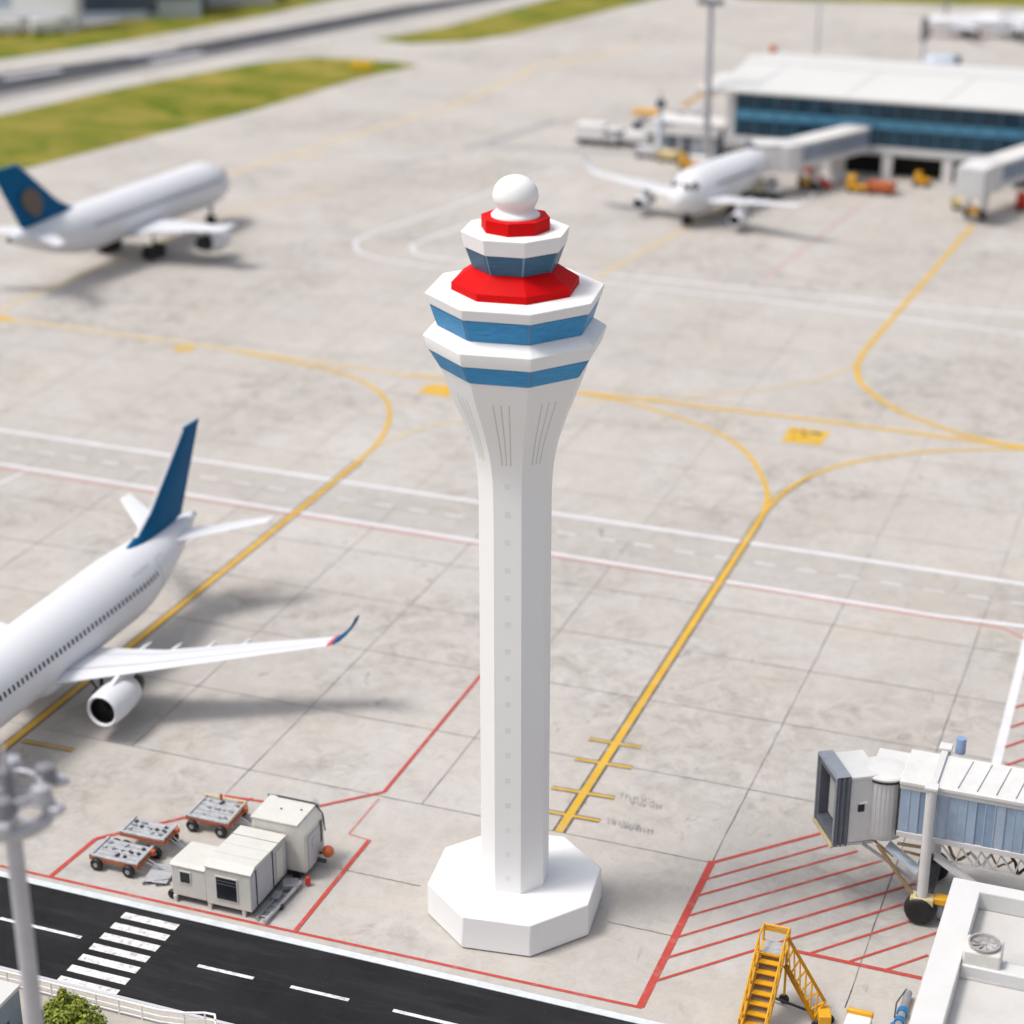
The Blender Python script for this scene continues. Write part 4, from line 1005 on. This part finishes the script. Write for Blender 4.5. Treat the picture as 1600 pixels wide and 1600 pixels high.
t = thing("equipment_rack", "low grey pipe rack lying along the right side of the two-stepped trailer", "rack", W(-32.3, 57.6))
rk = MB()
for x in (.05, .45): rk.tube((x, -.2, .12), (x+.1, 2.7, .12), .045, n=8)
for k in range(7): rk.tube((.05+.015*k, .1+.4*k, .10), (.5+.015*k, .1+.4*k, .10), .03, n=6)
rk.build("frame", m_steel, t, smooth=40)
MB().tube((.48, -.3, .16), (.62, 2.6, .22), .08, n=10).build("pipe", m_deck, t, smooth=40)
MB().box((.3, 2.3, .22), (.6, .55, .25), .4).box((.1, 1.5, .16), (.35, .5, .12), .1).build("pump", m_steel, t, bevel=.03)
MB().lathe([(.05, -.06), (.12, -.06), (.12, .06), (.05, .06)], (.6, .9, .12), 14, 'x').build("caster", m_tyre, t)

# ------------------------------------------------------------------ near jet bridge
GLV = [m_bridgegl, M("bridge_glass_pale", (.38, .46, .57), .3, .08, 2), M("bridge_glass_deep", (.24, .325, .45), .28, .08, 2), M("bridge_glass_soft", (.33, .425, .55), .32, .08, 2)]
jb = thing("jet_bridge", "large grey jet bridge with a dark bellows mouth and one black tyre in front", "jet bridge", W(-8.0, 66.5), T)
# local origin at foot of the near column; x along tunnel, y away
tun = MB().box2((-1.25, .45, 3.62), (16, 2.75, 5.75)).build("tunnel", m_bridge, jb, bevel=.04)
MB().box2((-1.27, .30, 5.75), (16, 2.9, 5.92)).build("tunnel_roof", m_bridgeroof, tun, bevel=.03)
MB().box2((-1.25, .36, 3.42), (16, .46, 3.66)).build("floor_beam", m_bridge, tun, bevel=.02)
MB().box2((-1.25, .38, 5.55), (16, .449, 5.75)).build("top_rail", m_bridgeroof, tun)
for k in range(26):
    x = -1.2+k*.36
    p = MB().box2((x, .40+.015*(k % 3), 3.68), (x+.31, .449, 5.54)).build("glass_panel", GLV[(k*7+k//3) % 4], tun)
    MB().box2((x+.31, .385, 3.68), (x+.36, .449, 5.54)).build("rib", m_bridgefr, p)
for k in range(11):
    x = .9+k*.72
    MB().bar((x, .5, 5.94), (x+.25, 2.7, 5.93), .028, .04).build("roof_seam", m_bellowt, tun)
# rotunda
RX, RY, RR = -1.98, 1.22, .88
rot = MB().lathe([(RR-.03, 3.05), (RR, 3.2), (RR, 5.65), (RR-.03, 5.72)], (RX, RY, 0), 40).build("rotunda", M("rotunda_grey", (.52, .515, .52), .5, .06, 2, grime=(.4, .38, .36), gscale=1.2, gamt=.25), jb, smooth=35)
MB().lathe([(RR+.07, 5.72), (RR+.09, 5.80), (RR+.02, 5.86), (.5, 5.95), (.02, 5.97)], (RX, RY, 0), 40).build("rotunda_roof", m_bridgeroof, rot, smooth=25)
MB().box2((RX-.5, .62, 5.60), (-1.2, 2.6, 5.88)).build("rotunda_link", m_bridgeroof, rot)
for k in range(16):
    a = radians(-165+k*11); MB().box((RX+(RR+.005)*cos(a), RY+(RR+.005)*sin(a), 4.4), (.012, .04, 2.35), a).build("curtain_slat", m_wallg, rot)
MB().lathe([(RR+.012, 5.58), (RR+.03, 5.62), (RR+.03, 5.68), (RR+.012, 5.71)], (RX, RY, 0), 40, cap0=False, cap1=False).build("roof_joint", m_dsteel, rot)
MB().box2((-1.30, .40, 3.45), (-1.252, .9, 5.74)).build("end_frame", m_dsteel, tun)
# cab: turned so that its bellows mouth looks left and forward
ca = radians(32); RM = Matrix.Rotation(ca, 3, 'Z'); CO = Vector((-3.56, -.38, 0)); CW = 1.9
def cb(x, y, z): v = RM@Vector((x, y, 0)); return CO+Vector((v.x, v.y, z))
def cprism(prof, z0, z1, name, mat, par, bevel=.03):
    return MB().loft([[cb(x, y, z0) for x, y in prof], [cb(x, y, z1) for x, y in prof]]).build(name, mat, par, bevel=bevel)
cab = cprism([(1.75, 0), (1.75, CW), (.6, CW), (.6, 0)], 2.95, 5.76, "cab", m_bridge, jb)
cprism([(1.8, -.05), (1.8, CW+.05), (.58, CW+.05), (.58, -.05)], 5.76, 5.9, "cab_roof", m_bridgeroof, cab)
MB().box(cb(1.775, -.0, 4.35), (.05, .06, 2.75), ca).build("corner_seal", m_dsteel, cab)
wf = MB().box(cb(1.08, -.01, 4.5), (.26, .05, .36), ca).build("cab_window", m_dark, cab)
MB().box(cb(1.12, -.04, 4.72), (.36, .12, .05), ca).build("window_hood", m_bridgeroof, wf)
bel = MB()
def frame_ring(x, g=0.0):
    return [cb(x, -.08-g, 2.95-g), cb(x, CW+.08+g, 2.95-g), cb(x, CW+.08+g, 5.88+g), cb(x, -.08-g, 5.88+g)]
def inner_ring(x): return [cb(x, .16, 3.3), cb(x, CW-.16, 3.3), cb(x, CW-.16, 5.6), cb(x, .16, 5.6)]
rings = [frame_ring(.6-.1*k, .06 if k % 2 else -.03) for k in range(7)]
bel.loft(rings+[inner_ring(.02), inner_ring(.55)], cap0=False, cap1=False)
bo = bel.build("bellows", m_bellow, jb)
fr = MB()
for a, b in ((( -.08), 0), (CW+.08, 0)): fr.box(cb(-.02, a, 4.41), (.05, .09, 2.98), ca)
fr.box(cb(-.02, CW/2, 5.92), (.05, CW+.25, .08), ca).build("mouth_frame", m_bellowt, bo)
MB().poly(inner_ring(.54)).build("cab_doorway", m_acgr, bo)
MB().box(cb(.30, CW*.42, 4.55), (.05, 1.15, 1.9), ca).build("door", M("cab_door_grey", (.42, .42, .40), .5), bo, bevel=.1)
cprism([(.56, -.1), (.56, CW+.1), (.0, CW+.1), (.0, -.1)], 5.95, 5.99, "bellows_top", m_bellowt, bo, 0)
MB().box(cb(-.04, CW/2, 2.90), (.12, CW+.2, .12), ca).build("floor_bumper", m_cream, bo)
cprism([(1.7, .02), (1.7, CW), (.05, CW), (.05, .02)], 2.80, 2.92, "cab_floor", m_wallg, cab, 0)
# columns, cross-head, wheels
for y in (0, 3.25):
    MB().tube((0, y, .95), (0, y, 6.0), .21, n=24).build("lift_column", m_bridge, jb, smooth=40)
    MB().box2((-.25, y-.24, 6.0), (.25, y+.24, 6.14)).build("column_cap", m_bridgeroof, jb, bevel=.03)
MB().tube((.55, 3.3, 5.9), (.55, 3.3, 6.55), .2, n=20).build("motor_housing", m_bluepipe if False else M("motor_blue_grey", (.24, .33, .5), .4), jb, smooth=40)
MB().box2((-.14, .24, 5.94), (.14, 3.0, 6.04)).build("crosshead", m_bridge, jb, bevel=.03)
MB().box2((-.24, .2, 3.1), (.24, 3.1, 3.38)).build("cross_beam", m_bridge, jb, bevel=.03)
bg = MB().box2((-.42, -.26, .86), (.48, .26, 1.22)).build("bogie_bracket", m_cream, jb, bevel=.04)
MB().box2((.48, -.1, .98), (1.0, .35, 1.25)).build("bogie_beam", m_yelveh, bg, bevel=.03)
MB().box2((-.3, .3, .7), (.3, 3.0, 1.0)).build("axle_beam", m_dsteel, bg)
for x, y in ((-.02, -.0), (-.02, 3.2)):
    w = MB().lathe([(.24, -.30), (.36, -.36), (.48, -.34), (.57, -.26), (.62, -.13), (.63, 0), (.62, .13), (.57, .26), (.48, .34), (.36, .36), (.24, .30)], (x, y, .63), 36, 'y').build("tyre", m_tyre, jb, smooth=60)
    MB().lathe([(.02, -.24), (.2, -.26), (.26, -.2), (.29, .1), (.26, .2), (.02, .2)], (x, y, .63), 24, 'y').build("rim", M("wheel_rim", (.10, .10, .11), .35, metal=.5) if y < 1 else m_dsteel, w, smooth=40)
MB().lathe([(.2, -.14), (.42, -.14), (.46, 0), (.42, .14), (.2, .14)], (.72, .5, .5), 24, 'x').build("drive_gear", m_steel, jb, smooth=40)
# struts and cable trays below
ar = MB().bar((-1.9, .2, 3.0), (-.35, .02, 1.15), .16, .1).build("strut", m_brown, jb)
MB().bar((-2.5, .3, 2.85), (-.5, .3, 1.7), .1, .1).build("strut", m_steel, jb)
MB().bar((-1.6, .8, 2.7), (-.3, .6, 1.9), .5, .12).build("cable_tray", m_palebl, jb)
MB().bar((.3, .35, 2.9), (2.4, .5, 1.5), .45, .14).build("cable_tray", m_bridge, jb)
for a, b_, r in (((-1.2, .6, 2.95), (0, .6, 3.0), .07), ((-.9, .4, 2.8), (-.1, .9, 2.4), .06), ((-2.3, .9, 2.8), (-1.3, .5, 2.4), .05)):
    MB().tube(a, b_, r).build("pipe", m_brown, jb)
tr = MB(); random.seed(11)
for k in range(9):
    x = .5+k*.75
    tr.bar((x, .5, 3.35), (x+.55, .6, 2.55), .07, .07).bar((x+.55, .6, 2.55), (x+.75, .55, 3.35), .06, .06)
tr.bar((.4, .6, 2.55), (8, .6, 2.55), .09, .09); tr.build("truss", m_bridge, jb)
for k in range(8):
    x = .7+k*.8+random.uniform(-.1, .2)
    pts = [Vector((x+i*.16, .7+random.uniform(-.1, .3), 3.1-.5*sin(pi*i/5)+random.uniform(-.08, .08))) for i in range(6)]
    MB().path(pts, random.uniform(.04, .07), 7).build("cable_loop", random.choice((m_brown, m_wallw, m_dsteel, m_cream)), jb, smooth=40)

# ------------------------------------------------------------------ yellow stairs
st = thing("boarding_stairs", "yellow steel boarding stairs with a lattice side leg beside the red hatching", "boarding stairs", W(-12.2, 58.0), T)
hw_ = .44
top = Vector((0, .95, 2.45)); foot = Vector((-.10, -1.15, .15)); 
for s in (1, -1):
    MB().bar(foot+Vector((s*hw_, 0, 0)), top+Vector((s*hw_, 0, -.05)), .10, .24).build("stringer", m_yelveh, st, bevel=.015)
n = 8
for k in range(n):
    p = lerp(foot, top, (k+.5)/(n+.3))
    MB().box((p.x, p.y+.03, p.z), (2*hw_-.1, .235, .05)).build("tread", m_yelveh, st)
sof = MB().bar(foot+Vector((0, .12, -.06)), top+Vector((0, .12, -.16)), 2*hw_-.1, .02).build("tread_gap_shade", m_brown, st)  # brown sheet added under the steps as shade between the treads
pf = MB().box2((-hw_-.05, .9, 2.40), (hw_+.05, 1.75, 2.5)).build("platform", m_yelveh, st, bevel=.01)
MB().box2((-hw_+.05, .95, 2.502), (hw_-.05, 1.7, 2.52)).build("platform_plate", m_deck, pf)
for s in (1, -1):
    h = MB()
    a = foot+Vector((s*(hw_+.03), 0, .85)); b_ = top+Vector((s*(hw_+.03), 0, .75)); c_ = Vector((s*(hw_+.03), 1.7, 3.2))
    h.tube(a, b_, .04).tube(b_, c_, .04).tube(foot+Vector((s*(hw_+.03), 0, 0)), a, .045).tube(c_, Vector((c_.x, c_.y, 2.4)), .045)
    h.tube(lerp(a, b_, 0)-Vector((0, 0, .42)), b_-Vector((0, 0, .42)), .025)
    for t_ in (.2, .4, .6, .8, 1): q = lerp(a, b_, t_); h.tube(q, q-Vector((0, 0, .82)), .028)
    h.build("handrail", m_yelveh, st, smooth=40)
MB().tube((-hw_, 1.7, 3.18), (hw_, 1.7, 3.18), .05).box2((-hw_, 1.66, 2.95), (hw_, 1.7, 3.1)).build("end_rail", m_yelveh, st)
# lattice leg to the right
lt = MB(); P0 = Vector((hw_+.05, 1.35, 3.05)); P1 = Vector((2.05, .95, .95)); Q0 = Vector((hw_+.05, 1.2, 1.95)); Q1 = Vector((1.75, .75, .25))
for y in (0, .0):
    lt.bar(P0, P1, .09, .09).bar(Q0, Q1, .12, .16)
n = 6
for k in range(n):
    a0, a1 = lerp(P0, P1, k/n), lerp(P0, P1, (k+1)/n); b0, b1 = lerp(Q0, Q1, k/n), lerp(Q0, Q1, (k+1)/n)
    lt.tube(a0, b1, .036, n=6).tube(b0, a1, .036, n=6)
lt.bar(P1, Q1, .1, .1); lt.build("lattice_leg", m_yelveh, st)
MB().box((2.1, .75, .45), (.45, .7, .5), .3).build("wheel_box", m_yelveh, st, bevel=.04)
MB().bar((-.1, 1.5, .25), (2.1, 1.0, .25), .07, .07).build("base_bar", m_dsteel, st)
MB().bar((-hw_, 1.6, .2), (-hw_, 1.6, 2.4), .08, .08).bar((hw_, 1.6, .2), (hw_, 1.6, 2.4), .08, .08).build("rear_post", m_yelveh, st)
for x, y in ((2.25, 1.0), (1.9, .5), (-hw_, 1.6), (hw_, 1.6)):
    MB().lathe([(.06, -.06), (.17, -.07), (.2, 0), (.17, .07), (.06, .06)], (x, y, .2), 18, 'y').build("wheel", m_tyre, st, smooth=40)
# yellow-topped equipment box
t = thing("equipment_box", "small white equipment box with a yellow top edge beside the yellow stairs", "equipment box", W(-8.9, 58.75))
MB().box2((-.45, -.5, .12), (.45, .5, .55)).build("case", m_wallw, t, bevel=.05); MB().box2((-.48, .38, .45), (.48, .56, .72)).build("top_rail", m_yelveh, t, bevel=.06); wheels(t, [(-.3, -.45), (.3, -.45), (-.3, .45), (.3, .45)], .13, .1)
# blue pipes by the near building
t = thing("pipe_bundle", "blue and grey pipe assembly on the ground along the white roofed building", "pipes", W(-7.55, 57.2))
MB().tube((0, 0, .22), (0, 4.3, .22), .15, n=16).build("pipe", m_steel, t, smooth=40)
MB().tube((-.14, -.2, .2), (-.16, 2.3, .2), .13, n=14).build("blue_pipe", m_bluepipe, t, smooth=40)
for y in (.8, 1.9, 2.5, 3.1): MB().lathe([(.155, -.12), (.2, -.12), (.2, .12), (.155, .12)], (0, y, .22), 18, 'y').build("collar", m_bluepipe, t, smooth=40)
MB().path([(-.2, 2.6, .3), (-.28, 3.4, .35), (-.1, 4.4, .3)], .03).build("hose", m_deckd, t)

# ------------------------------------------------------------------ near building, bottom right
BZ = 5.5
c0 = uw(1490, 1370, BZ)
nb = thing("flat_roof_building", "white flat-roofed building with parapet and fan unit in the photo's bottom right corner", "building", W(c0.x, c0.y, 0), T)
# local: x right, y away (building extends to +x and -y)
MB().box2((.12, -16, 0), (14, -.12, BZ-1.0)).build("walls", m_wallw, nb)
PW = 1.02
rfp = MB().box2((.1, -16, BZ-1.0), (14, -.1, BZ-.72)).build("roof_deck", m_rooffloor, nb)
par = MB().prism([(0, 0), (14, 0), (14, -.62), (PW, -.62), (PW, -16), (0, -16)][::-1], BZ-.72, BZ).build("parapet", m_parapet, nb, bevel=.04)
MB().box2((PW+.0, -4.9, BZ-.72), (14, -4.25, BZ-.18)).build("cross_parapet", m_parapet, nb, bevel=.04)
acu = uw(1530, 1530, BZ-.7)
ax, ay = acu.x-c0.x, acu.y-c0.y
MB().box2((ax-.95, ay-.15, BZ-.72), (ax+.75, ay+1.25, BZ-.60)).build("equipment_pad", m_parapet, nb, bevel=.03)
ac = thing("fan_unit", "cream rooftop fan unit with round grey grille on the flat roof", "fan unit", W(acu.x, acu.y+.45, BZ-.595), T)
MB().box2((-.62, -.5, 0), (.62, .5, .95)).build("casing", m_ac, ac, bevel=.08, seg=3)
MB().lathe([(.47, .95), (.50, .97), (.54, 1.08), (.47, 1.08), (.45, .97)], n=32).build("fan_ring", m_acgr, ac, smooth=40)
fb = MB()
for k in range(9):
    a = 2*pi*k/9; fb.box((.22*cos(a), .22*sin(a), 1.0), (.40, .13, .02), a, rx=.35)
fb.lathe([(.1, .96), (.1, 1.05), (.02, 1.07)], n=16); fb.build("fan_blade", m_acgr, ac)

# ------------------------------------------------------------------ lower-left corner: shed, railing, bush, mast
c1 = uw(32, 1538, 3.0)
sh = thing("flat_roof_shed", "white-roofed blue-grey shed in the photo's bottom left corner", "shed", W(c1.x, c1.y, 0), T)
MB().box2((-14, -14, 0), (-.05, -.05, 2.85)).build("walls", m_shed, sh); MB().box2((-14, -14, 2.85), (0, 0, 3.0)).build("roof", m_roofw, sh, bevel=.02)
MB().box2((-.045, -12, .6), (-.03, -.8, 2.0)).build("window", m_hangard, sh)
rl = thing("railing", "white two-rail fence along the near edge of the asphalt road", "railing", W(-44, 50.45), T)
pts = [Vector((x, 0, 0)) for x in (0, 2, 4, 6, 8, 10, 11.5)]
end = [Vector((12.4, .15, 0)), Vector((13.1, .42, 0)), Vector((13.5, .45, 0)), Vector((13.65, .2, 0))]
base = pts+end
for z in (.66, .38, .14): 
    MB().path([p+Vector((0, 0, z)) for p in base], .04 if z > .6 else .03).build("rail", m_rail, rl, smooth=40)
posts = [Vector((x, 0, 0)) for x in [.3+.95*k for k in range(12)]]+end[:3]
for p in posts:
    MB().tube(p, p+Vector((0, 0, .68)), .035).build("post", m_rail, rl, smooth=40)
bp = uw(106, 1608, .8)
bs = thing("bush", "rounded green bush behind the grey mast at the road railing", "bush", W(bp.x, bp.y, 0), T)
random.seed(5)
lf = MB()
def leaf(m, c, d, s):
    d = d.normalized(); x = d.orthogonal().normalized(); x = Matrix.Rotation(random.uniform(0, 6.28), 3, d)@x; y = d.cross(x)
    L = s*random.uniform(.8, 1.3); w = L*.42
    m.add([c, c+x*L*.5+y*w+d*.02, c+x*L, c+x*L*.5-y*w+d*.02], [[0, 1, 2, 3]])
clumps = []
for k in range(46):
    a = random.uniform(0, 6.28); t_ = random.uniform(-.15, 1); rr = sqrt(max(0, 1-t_*t_))*random.uniform(.75, 1.02)
    clumps.append((Vector((cos(a)*rr*1.12, sin(a)*rr*1.12, .75+t_*1.0)), random.uniform(.18, .34)))
clumps += [(Vector((-.15, .1, 2.0)), .22), (Vector((-.15, .1, 2.25)), .15), (Vector((.45, 0, 1.85)), .2)]
for c, r in clumps:
    for i in range(95):
        d = Vector((random.gauss(0, 1), random.gauss(0, 1), random.gauss(.25, 1))).normalized()
        leaf(lf, c+d*r*random.uniform(.5, 1), (d+Vector((random.uniform(-.6, .6), random.uniform(-.6, .6), .5))), .13)
for i in range(1500):
    d = Vector((random.gauss(0, 1), random.gauss(0, 1), random.gauss(0, .8))).normalized()
    leaf(lf, Vector((0, 0, .8))+Vector((d.x*.85, d.y*.85, d.z*.75))*random.uniform(.5, 1), d+Vector((0, 0, .4)), .15)
lf.build("foliage", m_leaf, bs, fix=False)
stm = MB().tube((0, 0, 0), (0, 0, .6), .1, .06)
for k in range(7):
    a = k*.9; stm.tube((0, 0, .3), (.6*cos(a), .6*sin(a), 1.1), .04, .015, 6)
stm.build("stem", m_bark, bs)

MZ = 20.6
mp = thing("floodlight_mast", "tall pale grey floodlight mast with ring head at the photo's left edge", "floodlight mast", Vector((-12.38, 42.2, 0)), .4)
MB().tube((0, 0, 0), (0, 0, 19.1), .27, .215, 28).build("mast", m_galv, mp, smooth=40)
MB().tube((0, 0, 19.1), (0, 0, 20.2), .17, .15, 20).build("neck", m_galvd, mp, smooth=40)
MB().tube((0, 0, 20.2), (0, 0, 20.9), .10, .05, 12).build("spike", m_galv, mp, smooth=40)
rg = MB(); N = 48; R_, r_ = .98, .14; vs = []; fs = []
for i in range(N):
    a = 2*pi*i/N
    for j in range(12):
        b_ = 2*pi*j/12; vs.append(Vector(((R_+r_*cos(b_))*cos(a), (R_+r_*cos(b_))*sin(a), 19.0+r_*1.6*sin(b_))))
for i in range(N):
    for j in range(12):
        fs.append([i*12+j, ((i+1) % N)*12+j, ((i+1) % N)*12+(j+1) % 12, i*12+(j+1) % 12])
rg.add(vs, fs); rg.build("ring", m_galv, mp, smooth=60)
for k in range(4):
    a = 2*pi*k/4+.5; MB().tube((.2*cos(a), .2*sin(a), 19.05), (.95*cos(a), .95*sin(a), 19.0), .06, n=8).build("spoke", m_galv, mp)
rg = MB()
for i in range(24):
    a, b_ = 2*pi*i/24, 2*pi*(i+1)/24; rg.tube((0.8*cos(a), 0.8*sin(a), 19.75), (0.8*cos(b_), 0.8*sin(b_), 19.75), .07, n=8)
rg.build("upper_ring", m_galv, mp, smooth=60)
for k in range(6):
    a = 2*pi*k/6+.25; ca_, sa_ = cos(a), sin(a)
    f = MB(); 
    f.lathe([(.05, .32), (.22, .26), (.27, .05), (.30, -.14), (.28, -.16)], (1.0*ca_, 1.0*sa_, 19.72), 20)
    fl = f.build("floodlight", [m_galvd, m_galv][k % 2], mp, smooth=45)
    MB().lathe([(.01, -.165), (.27, -.165), (.27, -.15)], (1.0*ca_, 1.0*sa_, 19.72), 20).build("lens", m_lampgl, fl)
    MB().tube((1.0*ca_, 1.0*sa_, 19.1), (1.0*ca_, 1.0*sa_, 19.6), .05, n=8).build("bracket", m_galv, fl)
    MB().box((1.35*ca_, 1.35*sa_, 19.45), (.42, .34, .2), a).build("driver_box", m_galv, fl, bevel=.04)

# ------------------------------------------------------------------ light
ELEV = radians(63); AZ = radians(9)          # shadows run to the right, a little away
sun = bpy.data.lights.new("sun", 'SUN'); so = bpy.data.objects.new("sun", sun); COL.objects.link(so)
sun.energy = 2.0; sun.angle = radians(14); sun.color = (1, .965, .925)
d = Vector((cos(AZ)*cos(ELEV), sin(AZ)*cos(ELEV), -sin(ELEV)))
so.rotation_euler = d.to_track_quat('-Z', 'Y').to_euler(); so.location = (-60, 40, 90)
wd = bpy.data.worlds.new("World"); sc.world = wd; wd.use_nodes = True
nt = wd.node_tree; bgn = nt.nodes["Background"]; sky = nt.nodes.new("ShaderNodeTexSky")
sky.sky_type = 'NISHITA'; sky.sun_disc = False; sky.sun_elevation = ELEV
sky.sun_rotation = atan2(-d.x, -d.y); sky.air_density = 1.2; sky.dust_density = 5.0; sky.ozone_density = 1.0
hs = nt.nodes.new('ShaderNodeHueSaturation'); hs.inputs['Saturation'].default_value = .55
nt.links.new(sky.outputs[0], hs.inputs['Color']); nt.links.new(hs.outputs[0], bgn.inputs[0]); bgn.inputs[1].default_value = .15
sc.view_settings.view_transform = 'Standard'; sc.view_settings.look = 'None'; sc.view_settings.gamma = 1; sc.view_settings.exposure = 0.05
sc.render.engine = 'CYCLES'; sc.cycles.use_denoising = True
sc.cycles.max_bounces = 6; sc.cycles.diffuse_bounces = 4; sc.cycles.glossy_bounces = 3
